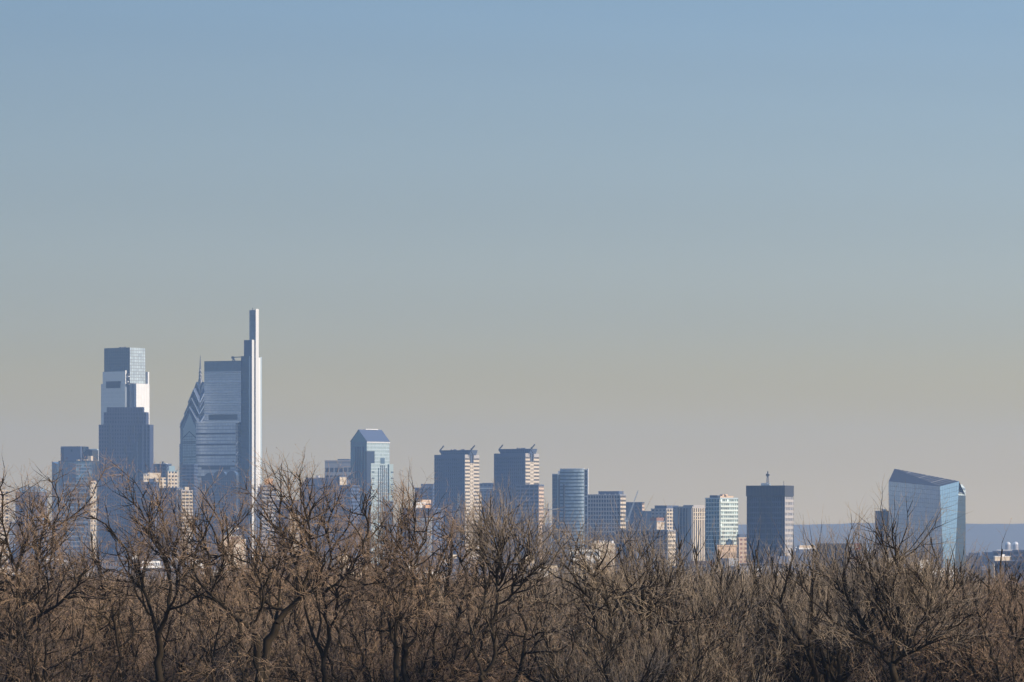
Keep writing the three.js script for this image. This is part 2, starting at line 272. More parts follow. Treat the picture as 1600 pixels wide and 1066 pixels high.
{ // gabled spire tower
  const b = new Building('spire_tower', 'blue glass tower with stacked chevron gables and a needle spire behind the tallest tower', 'building', 311, 5150, 44);
  const W = -b.X(279), y0 = b.Y(661), gx = -W / 2;
  b.box('tower_body', M.blueglass, -W, 0, 0, y0, -W, 0);
  const gb = 5;
  facade(b, 'L', 0, -W + gb, -gb, 0, y0 - 6, { floors: 58, bays: 8, pane: M.greenglass, band: M.slate, bandH: .12, pierW: .06, proud: .15, jitter: .12 });
  facade(b, 'R', 0, -W + gb, -gb, 0, y0 - 6, { floors: 58, bays: 8, pane: M.greenglass, band: M.white, bandH: .3, pierW: .06, proud: .15 });
  for (const py of [690, 692.5, 714, 735]) b.part('dark_band', M.darkglass, (m) => m.box(-W + gb, -gb, b.Y(py + .6), b.Y(py - .6), .1, .4).box(.1, .4, b.Y(py + .6), b.Y(py - .6), -W + gb, -gb));
  b.part('corner_wing', M.darkglass, (m) => m.box(-W - 6, -W - .01, 0, b.Y(693), -22, -4));
  for (let k = 0; k < 12; k++) b.box('wing_band', M.silver, -W - 6.2, -W + .2, b.Y(697 + k * 6.6), b.Y(695 + k * 6.6), -3.99, -3.7);
  // four stages of crossed gables, each smaller and higher
  const stage = [[1, 661, 634], [.80, 645, 620], [.60, 627, 606], [.38, 612, 596]];
  stage.forEach(([f, e, r], k) => {
    const h = W / 2 * f, ye = b.Y(e), yr = b.Y(r), o = W / 2;
    b.part('gable_stage', [M.slate, M.darkglass, M.slate, M.darkglass][k], (m) => {
      m.prism([[gx - h, k ? b.Y(661) - .5 : y0, -o + h], [gx + h, k ? b.Y(661) - .5 : y0, -o + h], [gx + h, ye, -o + h], [gx, yr, -o + h], [gx - h, ye, -o + h]], [0, 0, -2 * h]);
      m.prism([[gx + h, k ? b.Y(661) - .5 : y0, -o + h - .02], [gx + h, k ? b.Y(661) - .5 : y0, -o - h + .02], [gx + h, ye - .05, -o - h + .02], [gx + h, yr - .05, -o], [gx + h, ye - .05, -o + h - .02]], [-2 * h, 0, 0]);
    });
    const edge = (m, s, z, side, w, drop) => { const p = (u, y) => side ? [gx + h + s, y, -o + u] : [gx + u, y, -o + h + s]; m.bar(p(-h, ye - drop), p(0, yr - drop), w, .5).bar(p(h, ye - drop), p(0, yr - drop), w, .5); };
    if (k < 3) b.part('gable_chevron', M.skyglass, (m) => { edge(m, .1, 0, 0, 1.6, 1.2); edge(m, .1, 0, 1, 1.6, 1.2); });
    if (k < 3) b.part('gable_chevron', M.darkglass, (m) => { edge(m, .1, 0, 0, 2.4, 5); edge(m, .1, 0, 1, 2.4, 5); });
    if (!k) b.part('gable_window', M.greenglass, (m) => { const q = h * .62; m.prism([[gx - q, y0 - 14, .05], [gx + q, y0 - 14, .05], [gx + q, ye - 6, .05], [gx, yr - 9, .05], [gx - q, ye - 6, .05]], [0, 0, .2]); });
  });
  b.part('inner_chevron', M.darkglass, (m) => { const z = .5; m.bar([-W + gb, b.Y(685), z], [gx, b.Y(674), z], 1.2, .4).bar([-gb, b.Y(685), z], [gx, b.Y(674), z], 1.2, .4); });
  const c = [gx, -W / 2];
  const lathe = new THREE.LatheGeometry([[5.6, 606], [4.4, 601], [3.0, 597], [2.3, 592.5], [1.8, 588], [1.3, 577], [.85, 570], [.4, 556], [.02, 553]].map(([r, p]) => new THREE.Vector2(r, b.Y(p))), 10);
  lathe.setAttribute('color', new THREE.Float32BufferAttribute(new Float32Array(lathe.attributes.position.count * 3).fill(1), 3));
  const sp = new THREE.Mesh(lathe, M.steel); sp.name = 'spire'; sp.position.set(c[0], 0, c[1]); sp.castShadow = true; b.o.add(sp);
  for (let k = 0; k < 5; k++) { const y = b.Y(590 - k * 3); const m = part('spire_band', k % 2 ? M.dark : M.white, sp, (q) => q.bar([-1.5, y - .8, 1.25], [1.5, y + 1.2, 1.25], .8, .3).bar([1.25, y + .5, 1.5], [1.25, y - .9, -1.5], .8, .3)); }
}
{ // tallest tower with the blade
  const b = new Building('glass_skyscraper', 'tallest tower: banded blue glass slab with a white-edged blade rising at its right', 'building', 368, 4950, 22);
  const yA = b.Y(660), D = 40;
  const lx = b.X(304);
  b.box('lower_slab', M.darkglass, lx, 0, 0, yA, -D, 0);
  const lines = [660.6, 678, 695, 711.5, 729, 745.5, 762, 778.5, 795, 811.5, 828];
  for (let i = 0; i < lines.length - 1; i++) facade(b, 'L', 0, lx, 0, b.Y(lines[i + 1]) + .9, b.Y(lines[i]) - .3, { floors: 3, bays: 24, pane: M.skyglass, band: M.slate, bandH: .16, pierW: .1, proud: .12, jitter: .12 });
  for (const p of lines.slice(1)) b.box('floor_line', M.dark, lx, 0, b.Y(p + .9), b.Y(p - .4), .03, .5);
  b.box('dark_band', M.darkglass, b.X(313, .4), b.X(359, .4), b.Y(733.4), b.Y(728.6), .1, .62);
  facade(b, 'R', 0, -D, 0, 0, yA, { floors: 60, bays: 8, pane: M.darkglass, band: M.dark, bandH: .15, pierW: .08, proud: .1 });
  for (let k = 0; k < 10; k++) b.part('diagonal_brace', M.silver, (m) => m.bar([.35, b.Y(694 + k * 16.5), -1], [.35, b.Y(678 + k * 16.5), -20], .5, .4));
  // upper slab
  const zu = -7, ux0 = b.X(316.8, zu), ux1 = b.X(376, zu), yT = b.Y(563.4), yL = [563.4, 580.7, 596.8, 613, 629, 645.2, 660];
  b.box('upper_slab', M.darkglass, ux0, ux1, yA, yT, -D - 6, zu);
  for (let i = 0; i < 6; i++) facade(b, 'L', zu, ux0, ux1, b.Y(yL[i + 1]), b.Y(yL[i]) - .9, { floors: 4, bays: 26, pane: i ? M.skyglass : M.greyglass, band: M.slate, bandH: .14, pierW: .1, proud: .12, jitter: .13 });
  for (const p of yL.slice(1, 6)) b.box('light_band', M.white, ux0, ux1, b.Y(p + .8), b.Y(p - .6), zu + .03, zu + .7);
  b.box('plant_band', M.dark, b.X(324, zu + .5), b.X(370, zu + .5), b.Y(655.6), b.Y(647.4), zu + .1, zu + .55);
  b.box('terrace_edge', M.silver, lx, ux1, b.Y(660.6), b.Y(658.4), -1.5, .4);
  // teal side tower, light edge and dark core
  const zt = -11, tx1 = b.X(390.3, zt), tx0 = b.X(375.6, zt);
  b.box('side_tower', M.darkglass, tx0, tx1, 0, b.Y(556.2), -D - 4, zt);
  facade(b, 'L', zt, tx0, tx1 - 1.4, 0, b.Y(556.6), { floors: 70, bays: 5, pane: M.darkteal, band: M.slate, bandH: .12, pierW: .1, proud: .1, jitter: .1 });
  b.box('glass_edge', M.paleglass, tx1 - 1.3, tx1 + .2, 0, b.Y(556.4), zt - 1, zt + .5);
  const zc = -13;
  b.box('core_tower', M.granite, b.X(380.2, zc), b.X(393.2, zc), b.Y(556), b.Y(531), -30, zc);
  b.box('core_shaft', M.dark, b.X(390, zc), b.X(399, zc), 0, b.Y(534), -22, zc);
  b.part('white_fin', M.fin, (m) => { const z = zc + 7; m.box(b.X(393.1, z), b.X(393.7, z), 0, b.Y(531), zc, z); });
  b.part('white_fin', M.fin, (m) => { const z = zc + 1; m.box(b.X(398.6, z), b.X(399.3, z), 0, b.Y(482.4), z - 8.3, z); });
  b.part('white_fin', M.white, (m) => { const z = zc + 1; m.box(b.X(398.6, z), b.X(399.3, z), 0, b.Y(558), z - 12.4, z - 8.32); });
  b.box('side_fin', M.paleglass, b.X(398.6, zc + 1), b.X(399.3, zc + 1), 0, b.Y(557), zc - 15.8, zc - 11.42);
  const bx0 = b.X(388.8, zc - 2), bx1 = b.X(399.1, zc - 2);
  b.box('blade', M.bladeglass, bx0, bx1, b.Y(535), b.Y(484), zc - 5, zc - 2);
  facade(b, 'L', zc - 2, bx0, bx1, b.Y(534), b.Y(484.4), { floors: 6, bays: 3, pane: M.bladeglass, band: M.grey, bandH: .1, pierW: .05, proud: .1, jitter: .1 });
  for (let k = 0; k < 26; k++) b.box('vent', M.dark, b.X(397, zc + .1), b.X(398.7, zc + .1), b.Y(600 + k * 9), b.Y(596 + k * 9), zc, zc + .5);
  b.part('roof_crane', M.steel, (m) => { const z = zu - 4, y = yT; m.bar([b.X(362, z), y + 4.2, z], [b.X(378, z), y + 4.6, z], 1.0).bar([b.X(362, z), y, z], [b.X(364, z), y + 4.2, z], 1.1).bar([b.X(366, z), y, z], [b.X(362.5, z), y + 4, z], 1.1).box(b.X(360.6, z), b.X(364, z), y + 2.6, y + 5.4, z - 1, z + 1); });
  b.box('aircraft_mast', M.steel, bx0 + 3, bx0 + 3.5, b.Y(484), b.Y(480.5), zc - 4, zc - 3.4);
}
{ // arched block added in front, shaped as a dark reflection on its glass
  const b = new Building('arched_reflection', 'dark arched block added for the reflection on the tallest tower glass', 'building', 369, 4700, 8);
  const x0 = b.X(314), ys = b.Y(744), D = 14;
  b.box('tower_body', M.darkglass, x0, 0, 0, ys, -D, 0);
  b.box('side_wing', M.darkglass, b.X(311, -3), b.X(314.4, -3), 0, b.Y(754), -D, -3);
  for (const [a, c, t] of [[319.5, 331.5, 739.4], [333, 352.5, 735.6], [353.5, 369, 736]]) b.part('reflected_arch', M.darkglass, (m) => {
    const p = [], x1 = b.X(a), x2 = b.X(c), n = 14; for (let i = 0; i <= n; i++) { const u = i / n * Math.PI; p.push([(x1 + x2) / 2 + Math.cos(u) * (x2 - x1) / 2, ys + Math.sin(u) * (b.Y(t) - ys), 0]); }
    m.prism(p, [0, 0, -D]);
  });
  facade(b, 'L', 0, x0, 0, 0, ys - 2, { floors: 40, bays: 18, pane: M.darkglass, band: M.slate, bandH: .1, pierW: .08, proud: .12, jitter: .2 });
}
{ // cream banded apartment slab
  const b = new Building('apartment_block', 'sunlit cream apartment slab with dark balcony rows left of the tallest tower', 'building', 283, 3700, 62);
  const r = boxTower(b, 276.5, 300, 768, { core: M.cream, left: { pane: M.darkglass, band: M.concrete, bandH: .5, pierW: .3 }, right: { pane: M.dark, band: M.cream, bandH: .5, pierW: .16, proud: .8 }, floor: 3.0, bay: 4 });
  b.box('penthouse', M.cream, r.x0 + 3, -1, r.y1, b.Y(761), r.z0 + 3, -4);
}
{ // near cream stepped building
  const b = new Building('stone_block', 'small stepped cream building with a row of arched windows below the tallest tower', 'building', 349, 3200, 50);
  const r = boxTower(b, 344, 381.5, 845, { core: M.cream, left: { pane: M.darkglass, band: M.cream, bandH: .6, pierW: .5 }, right: { pane: M.tan, band: M.cream, bandH: .55, pierW: .35, jitter: .15 }, floor: 5 });
  b.box('second_stage', M.cream, r.x0 + 1, -1, r.y1, b.Y(837.5), r.z0 + 3, -.5);
  for (let i = 0; i < 9; i++) { const z = r.z0 + 6 + i * (-r.z0 - 9) / 9; b.part('arched_window', M.brick, (m) => m.prism([[-.98, r.y1 + .6, z + 1.1], [-.98, r.y1 + .6, z - 1.1], [-.98, r.y1 + 2, z - 1.1], [-.98, r.y1 + 2.7, z], [-.98, r.y1 + 2, z + 1.1]], [.3, 0, 0])); }
  b.box('third_stage', M.cream, r.x0 + 3, -3, b.Y(837.5), b.Y(827), r.z0 + 12, -6);
  b.part('cornice', M.white, (m) => m.box(r.x0 + .8, -.6, b.Y(838), b.Y(837.2), r.z0 + 2.6, -.2));
  roofClutter(b, r.x0 + 4, -4, r.z0 + 14, -9, b.Y(827), 3, M.white, 2);
}
{ // orange-topped block
  const b = new Building('apartment_block', 'banded block with a sunlit orange top right of the tallest tower', 'building', 409, 4700, 62);
  const r = boxTower(b, 406, 431, 759, { core: M.tan, left: { pane: M.darkglass, band: M.concrete, bandH: .5 }, right: { pane: M.darkglass, band: M.concrete, bandH: .5, pierW: .1, proud: .5 }, floor: 4.3 });
  b.box('rooftop_house', M.orange, r.x0 + 1, -3, r.y1, b.Y(748), r.z0 + 3, -5);
}
{ const b = new Building('office_block', 'blue shaded block right of the orange-topped block', 'building', 466, 4600, 14); boxTower(b, 430, 472, 783, { core: M.slate, left: { pane: M.darkglass, band: M.slate, bandH: .4 }, right: { pane: M.darkglass, band: M.slate } }); }
{ const b = new Building('stone_block', 'narrow cream block with dark windows between tree limbs right of the tallest tower', 'building', 453, 3900, 58); boxTower(b, 450, 467, 806, { core: M.cream, left: { pane: M.darkglass, band: M.cream, bandH: .5 }, right: { pane: M.dark, band: M.cream, bandH: .55, pierW: .4 }, floor: 4 }); }
{ // dark gabled block
  const b = new Building('office_block', 'dark block with a chamfered left shoulder left of the gable-roofed tower', 'building', 528, 4800, 10);
  b.part('tower_body', M.slate, (m) => { const y = b.Y(747), x0 = b.X(468), x1 = b.X(478); m.prism([[x0, 0, 0], [0, 0, 0], [0, y, 0], [x1, y, 0], [x0, b.Y(760), 0]], [0, 0, -50]); });
  facade(b, 'L', 0, b.X(470), -1, 0, b.Y(761), { floors: 24, bays: 14, pane: M.darkglass, band: M.slate, bandH: .45, pierW: .25 });
  b.part('roof_edge', M.grey, (m) => m.box(b.X(478), 0, b.Y(747.6), b.Y(746.4), -2, .4));
  b.box('roof_house', M.concrete, b.X(492), b.X(496), b.Y(747), b.Y(751) + 6, -14, -3);
}
{ const b = new Building('office_block', 'small block with a lit cream wall at the foot of the gable-roofed tower', 'building', 530.5, 4500, 60); boxTower(b, 527, 541, 745.5, { core: M.cream, left: { pane: M.darkglass, band: M.slate }, right: { pane: M.cream, band: M.cream, bandH: .3 } }); }
{ // banded office
  const b = new Building('office_tower', 'grey office tower with rows of dark windows left of the gable-roofed one', 'building', 548, 5000, 8);
  const x0 = b.X(507.2), y1 = b.Y(719.8);
  b.box('tower_body', M.grey, x0, 2, 0, y1, -45, 0);
  facade(b, 'L', 0, x0, 2, 0, b.Y(731), { floors: 17, bays: 6, pane: M.darkglass, band: M.grey, bandH: .42, pierW: .18, proud: .7, skip: .05 });
  b.box('penthouse', M.slate, b.X(526), b.X(545), y1, b.Y(717.3), -30, -5);
  b.part('parapet', M.concrete, (m) => m.box(x0 - .3, 2, y1 - 1.2, y1 + .4, .02, .6));
}
{ // gable roof tower
  const b = new Building('gabled_tower', 'pale green glass tower with a pitched roof and dark vertical window strips', 'building', 573, 4900, 47);
  const x0 = b.X(546.8), z0 = b.Z(607.4), yL = b.Y(692.6), yR = b.Y(690), yr = b.Y(671.8), mx = x0 / 2;
  b.box('tower_body', M.blueglass, x0, 0, 0, yR - .3, z0, 0);
  facade(b, 'L', 0, x0, 0, 0, yR - 1, { floors: 44, bays: 9, pane: M.blueglass, band: M.teal, bandH: .2, pierW: .2, proud: .25, jitter: .12 });
  for (const p of [554, 557.5, 561, 566]) b.box('window_strip', M.darkglass, b.X(p, .5), b.X(p + 1.7, .5), 0, b.Y(698), .1, .75);
  facade(b, 'R', 0, z0, 0, 0, yR - 1.5, { floors: 44, bays: 12, pane: M.greenglass, band: M.paleglass, bandH: .3, pierW: .15, proud: .2, jitter: .1, skip: .05 });
  b.part('gable_wall', M.teal, (m) => m.prism([[x0, yR - .3, 0], [0, yR - .3, 0], [mx, yr - .6, 0]], [0, 0, -1.5]));
  b.part('roof', M.slate, (m) => m.prism([[.6, yR - .2, .5], [mx, yr, .5], [mx, yr + .6, .5], [.6, yR + .5, .5]].reverse(), [0, 0, z0 - 1]).prism([[x0 - .6, yR - .2, .5], [mx, yr, .5], [mx, yr + .6, .5], [x0 - .6, yR + .5, .5]], [0, 0, z0 - 1]));
  b.part('cornice', M.white, (m) => m.box(.02, .9, yR - 1.4, yR - .3, z0 - .4, .4));
  b.box('ridge_vent', M.white, mx - 1, mx + 1, yr + .55, yr + 1.5, z0 + 6, -10);
  // cast shadow at the corner put in as dark boxes, then square window and the vertical strips of the lit face
  b.box('corner_notch', M.darkglass, -3, .4, b.Y(724), b.Y(705), b.Z(585, .4), .3);
  b.box('corner_notch', M.darkglass, -3, .4, 0, b.Y(724), b.Z(579.5, .4), .31);
  b.box('square_window', M.blueglass, .1, .45, b.Y(724.5), b.Y(715.5), b.Z(600.3, .4), b.Z(594, .4));
  for (const [p, t] of [[590.4, 731], [594, 727], [596.7, 727], [599.2, 727], [602.2, 731]]) b.box('window_strip', M.darkglass, .1, .5, 0, b.Y(t), b.Z(p + 1, .4), b.Z(p, .4));
  for (let k = 0; k < 5; k++) for (const p of [581, 608.5]) b.box('slot_window', M.darkglass, .1, p > 600 ? 2.4 : .5, b.Y(738.5 + k * 9.6), b.Y(736.8 + k * 9.6), b.Z(p + 3.6, .4), b.Z(p, .4));
  b.box('lower_wing', M.greenglass, -9, 2, 0, b.Y(725), b.Z(613.6, 2), b.Z(607.2, 2));
}
{ const b = new Building('office_block', 'low dark block with small windows left of the twin curl-topped towers', 'building', 676, 4900, 10); const r = boxTower(b, 648, 680, 763.6, { core: M.slate, left: { pane: M.darkglass, band: M.slate, bandH: .5, pierW: .4, proud: .4 }, right: { pane: M.darkglass, band: M.slate } }); b.box('upper_stage', M.slate, b.X(657), 0, r.y1, b.Y(756.3), -40, -2); for (let i = 0; i < 7; i++) b.box('attic_window', M.grey, b.X(658.5 + i * 2.6, -1.9), b.X(659.5 + i * 2.6, -1.9), r.y1 + 1.2, r.y1 + 3.4, -2, -1.8); }
{ const b = new Building('rowhouse_block', 'white and orange rooftops stepping down left of the twin towers', 'building', 650, 4300, 50); const r = boxTower(b, 645, 664, 787, { core: M.white, left: { pane: M.darkglass, band: M.white, bandH: .6 }, right: { pane: M.tan, band: M.white, bandH: .6 } }); b.box('lower_wing', M.orange, -14, 3, 0, b.Y(789), b.Z(672, 3), b.Z(664.4, 3)); b.box('roof_house', M.tan, -14, -5, r.y1, b.Y(781), -24, -10); }
function twinTower(label, px, l, r, top, crown, horns, D, wide) {
  const b = new Building('office_tower', label, 'building', px, D, 33, 'twin curl-topped office towers');
  const x0 = b.X(l), z0 = b.Z(r), y1 = b.Y(top), f = 40;
  b.box('tower_body', M.slate, x0, 0, 0, y1, z0, 0);
  facade(b, 'L', 0, x0, 0, 0, y1, { floors: f, bays: 16, pane: M.darkglass, band: M.slate, bandH: .48, pierW: .34, proud: .45, skip: .06, jitter: .3 });  // left bands slate, right ones cream: the shade is put into the colour
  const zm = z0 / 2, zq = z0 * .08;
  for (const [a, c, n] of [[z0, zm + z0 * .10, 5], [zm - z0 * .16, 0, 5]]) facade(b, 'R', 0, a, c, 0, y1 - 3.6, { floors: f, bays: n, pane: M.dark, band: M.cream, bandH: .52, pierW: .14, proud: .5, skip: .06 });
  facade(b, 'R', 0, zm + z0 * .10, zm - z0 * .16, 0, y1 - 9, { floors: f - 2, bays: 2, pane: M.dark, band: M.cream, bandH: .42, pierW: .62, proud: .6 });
  b.box('parapet', M.slate, x0, 0, y1 - 3.6, y1 + .4, .03, .5); b.part('parapet', M.concrete, (m) => m.box(.03, .55, y1 - 3.6, y1 + .4, z0, zm + z0 * .12).box(.03, .55, y1 - 3.6, y1 + .4, zm - z0 * .2, 0));
  for (const q of [zm + z0 * .05, zm - z0 * .12]) b.box('entry_slot', M.dark, .1, .7, y1 - 9, y1 + 1, q - 1, q + 1);
  // crown: an inverted trapezoid block with curled horns at its ends
  const zc = -7, [c0, c1, cy] = crown, xa = b.X(c0 + 4, zc), xb = b.X(c1 - 2.5, zc), xA = b.X(c0, zc), xB = b.X(c1, zc), yc = b.Y(cy), ym = b.Y(cy + 3.2);
  b.part('crown', M.slate, (m) => m.prism([[xa, y1, zc], [xb, y1, zc], [xB, yc, zc], [xA, yc, zc]], [0, 0, z0 + 14]));
  facade(b, 'L', zc, xa + 1, xb - 1, y1 + .3, yc - .6, { floors: 2, bays: 14, pane: M.darkglass, band: M.slate, bandH: .3, pierW: .3, proud: .25 });
  for (const [h, s] of [[xA, -1], [xB, 1]]) for (const z of [zc - .5]) b.part('roof_horn', M.steel, (m) => { m.bar([h, yc - .6, z], [h + 5.4, b.Y(horns), z], .9, 1.2).bar([h, yc - .6, z], [h + 3.2, y1 + .6, z], .9, 1.2); });
  b.part('roof_diamond', M.steel, (m) => { const x = 0 - 1.2, z = zm; m.bar([x, y1, z], [x, y1 + 4, z - 3], .6).bar([x, y1 + 4, z - 3], [x, y1 + 7.5, z - .5], .6).bar([x, y1 + 5, z - 1], [x, y1 + 7.5, z - .5], 1); });
  roofClutter(b, xa + 3, xb - 6, z0 + 12, zc - 2, yc, 5, M.grey, 1.3);
  if (wide) { b.part('lower_wing', M.cream, (m) => m.box(-12, 1.2, 0, b.Y(770), b.Z(751.5, 1.2), z0 - .02)); facade(b, 'R', 1.2, b.Z(751.5, 1.2), z0, 0, b.Y(770), { floors: 26, bays: 2, pane: M.dark, band: M.cream, bandH: .5, pierW: .1 }); }
  return b;
}
{
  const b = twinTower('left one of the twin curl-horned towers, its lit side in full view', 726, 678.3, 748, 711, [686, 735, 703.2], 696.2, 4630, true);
  b.box('sunlit_strip', M.cream, b.X(715, .6), b.X(718.2, .6), b.Y(852), b.Y(772), -.1, .95);  // narrow cream strip standing proud of the left face
  for (let k = 0; k < 19; k++) b.box('strip_window', M.darkglass, b.X(715.6, 1), b.X(717.4, 1), b.Y(778 + k * 4), b.Y(776.6 + k * 4), .9, 1.1);
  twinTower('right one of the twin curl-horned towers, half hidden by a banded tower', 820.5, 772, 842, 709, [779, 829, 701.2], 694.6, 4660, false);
}
{ const b = new Building('office_block', 'dark low block with a pale line between the twin towers', 'building', 775, 5000, 8); const r = boxTower(b, 748, 780, 757, { core: M.slate, left: { pane: M.darkglass, band: M.slate, bandH: .4, pierW: .3 }, right: { pane: M.darkglass, band: M.slate } }); b.box('pale_line', M.silver, r.x0, 0, b.Y(764.2), b.Y(762.6), .1, .8); b.box('penthouse', M.slate, b.X(752), b.X(767), r.y1, b.Y(754.6), -25, -6); }
{ // banded tower in front of the right twin
  const b = new Building('office_tower', 'shaded banded tower with a thin sunlit edge before the right twin tower', 'building', 841.5, 4350, 12);
  const r = boxTower(b, 806, 849.5, 759, { core: M.slate, left: { pane: M.darkglass, band: M.slate, bandH: .45, pierW: .12 }, right: { pane: M.dark, band: M.tan, bandH: .5, pierW: .2 }, floor: 4 });
  b.box('lower_wing', M.slate, b.X(800), b.X(806), 0, b.Y(763), -30, -2);
  b.box('roof_house', M.white, b.X(823), b.X(826), b.Y(761), b.Y(759) + 1.5, -8, -3);
}
{ const b = new Building('apartment_block', 'long shaded block along the foot of the right twin tower', 'building', 806, 4500, 8); boxTower(b, 752, 810, 800, { core: M.slate, left: { pane: M.darkglass, band: M.slate, bandH: .4 }, right: { pane: M.darkglass, band: M.slate } }); }
{ const b = new Building('apartment_block', 'pinkish cream unfinished slab beside the hammerhead crane', 'building', 850.5, 4150, 65); boxTower(b, 848, 860, 824, { core: M.pink, left: { pane: M.dark, band: M.cream, bandH: .4 }, right: { pane: M.dark, band: M.cream, bandH: .42, pierW: .2, proud: .6 }, floor: 4 }); }
{ // hammerhead crane
  const s = 4150 / F, Y = (p) => EYE + (HORIZON - p) * s, t = thing('tower_crane', 'reddish hammerhead tower crane beside the glass tower with white edge frame', 'crane', [(856 - 800) * s, 0, -4130], .1);
  part('mast', M.pink, t, (m) => { for (const [x, z] of [[-.9, -.9], [.9, -.9], [.9, .9], [-.9, .9]]) m.bar([x, 0, z], [x, Y(797), z], .5); for (let y = 0; y < Y(797) - 3; y += 3) m.bar([-.9, y, .9], [.9, y + 3, .9], .22).bar([.9, y, -.9], [.9, y + 3, .9], .22); });
  part('jib', M.steel, t, (m) => m.bar([0, Y(796.5), 0], [11, Y(795.5), -6], 1, 1).bar([0, Y(797), 0], [-4.6, Y(795), 3], 1.1, 1.1));
  part('apex', M.steel, t, (m) => m.bar([0, Y(797), 0], [0, Y(787), 0], .7));
  part('cab', M.dark, t, (m) => m.box(-1.2, 1.2, Y(798.5), Y(796), -1.2, 1.2));
}
{ // glass tower with the white frame
  const b = new Building('glass_tower', 'teal glass tower with a curved front and a white ladder frame down its right edge', 'building', 871.5, 4200, 20);
  const s = b.s, yT = b.Y(733.8), y2 = b.Y(741.6), n = 12;
  b.box('side_wing', M.blueglass, b.X(863), 0, 0, y2, -28, 0);
  facade(b, 'L', 0, b.X(863), -.4, 0, y2 - .4, { floors: 40, bays: 3, pane: M.darkglass, band: M.blueglass, bandH: .2, pierW: .15, proud: .2 });
  b.box('wing_cap', M.silver, b.X(863), 0, y2, y2 + .8, -3, .3);
  // curved front as a fan of flat bays
  const arc = []; for (let i = 0; i <= n; i++) { const u = i / n; arc.push([b.X(875 + (912.4 - 875) * Math.sin(u * Math.PI / 2 * .93) / Math.sin(Math.PI / 2 * .93), -2 - 6 * u * u), -2 - 6 * u * u]); }
  b.part('curved_front', M.darkglass, (m) => { const q = [...arc.map(([x, z]) => [x, 0, z]), [arc[n][0], 0, -10.5], [arc[0][0], 0, -10.5]]; m.prism(q.reverse(), [0, yT, 0]); });
  const P = new MB(), B = new MB(), fl = 41;
  for (let j = 0; j < fl; j++) for (let i = 0; i < n; i++) {
    const a = arc[i], c = arc[i + 1], y0 = j * yT / fl, h = yT / fl, k = .25; P.tone = ran(.8, 1.2); B.tone = ran(.9, 1.1);
    P.prism([[a[0], y0 + h * .3, a[1] + .1], [c[0], y0 + h * .3, c[1] + .1], [c[0], y0 + h, c[1] + .1], [a[0], y0 + h, a[1] + .1]], [0, 0, -.6]);
    B.prism([[a[0], y0, a[1] + .35], [c[0], y0, c[1] + .35], [c[0], y0 + h * .3, c[1] + .35], [a[0], y0 + h * .3, a[1] + .35]], [0, 0, -.9]);
  }
  P.build('window_pane', M.bluegrey, b.o, 'stuff'); B.build('floor_band', M.darkteal, b.o, 'stuff');
  b.box('dark_slot', M.dark, b.X(880, -1), b.X(882, -1), 0, b.Y(757), -6, -1.0);
  b.box('dark_slot', M.dark, b.X(871.6, -.5), b.X(873.4, -.5), 0, b.Y(748), -6, -.6);
  b.box('corner_panel', M.white, b.X(872.2, -1.6), b.X(874.8, -1.6), y2, b.Y(736), -4, -1.7);
  b.part('roof_edge', M.silver, (m) => { for (let i = 0; i < n; i++) m.bar([arc[i][0], yT + .5, arc[i][1]], [arc[i + 1][0], yT + .5, arc[i + 1][1]], .8, 1); });
  // ladder frame
  const z = -8.5, xa = b.X(912.6, z), xb = b.X(918.2, z);
  b.box('dark_recess', M.dark, xa, xb - .6, 0, yT, z - 2.4, z - .8);
  for (const x of [xa, xb]) b.box('frame_post', M.white, x - .55, x + .45, 0, yT + 1, z - 1.2, z);
  for (const p of [734.2, 759, 775.5, 790, 805, 820.5, 836]) b.box('frame_rung', M.white, xa, xb, b.Y(p + .7), b.Y(p - .7), z - 1.1, z - .1);
  b.part('frame_lattice', M.grey, (m) => { for (let y = 2; y < yT - 4; y += 4) m.bar([xa, y, z - .6], [xb, y + 4, z - .6], .4).bar([xa, y + 4, z - .6], [xb, y, z - .6], .4); }, 'stuff');
}
{ // wide grid office
  const b = new Building('office_tower', 'wide shaded office block with a window grid and penthouse right of the teal glass tower', 'building', 968, 4100, 16);
  const r = boxTower(b, 919, 978.4, 774.5, { core: M.slate, left: { pane: M.darkglass, band: M.grey, bandH: .32, pierW: .22, proud: .5 }, right: { pane: M.dark, band: M.cream, bandH: .5, pierW: .05 }, floor: 4.1, bay: 2.6 });
  b.box('penthouse', M.slate, b.X(933.2), b.X(965), r.y1, b.Y(767.6), -24, -5);
  for (const p of [924.5, 934, 944, 951, 960]) b.box('roof_unit', M.white, b.X(p), b.X(p + 1.6), r.y1, r.y1 + 1.6, -3, -1.5);
  b.box('dark_groove', M.dark, b.X(968.2, .6), b.X(969, .6), 0, r.y1, -.5, .7);
}
{ const b = new Building('office_block', 'dark block behind the slanting crane boom', 'building', 1003, 4500, 14); boxTower(b, 978, 1007, 786.5, { core: M.slate, left: { pane: M.darkglass, band: M.granite, bandH: .5, pierW: .4 }, right: { pane: M.dark, band: M.tan, bandH: .5 } }); }
{ const b = new Building('office_block', 'low plain blue-grey block right of the slanting crane boom', 'building', 1019.5, 4350, 10); boxTower(b, 1001.5, 1021, 800.5, { core: M.slate, left: { pane: M.blueglass, band: M.slate, bandH: .5 }, right: { pane: M.dark, band: M.slate } }); }
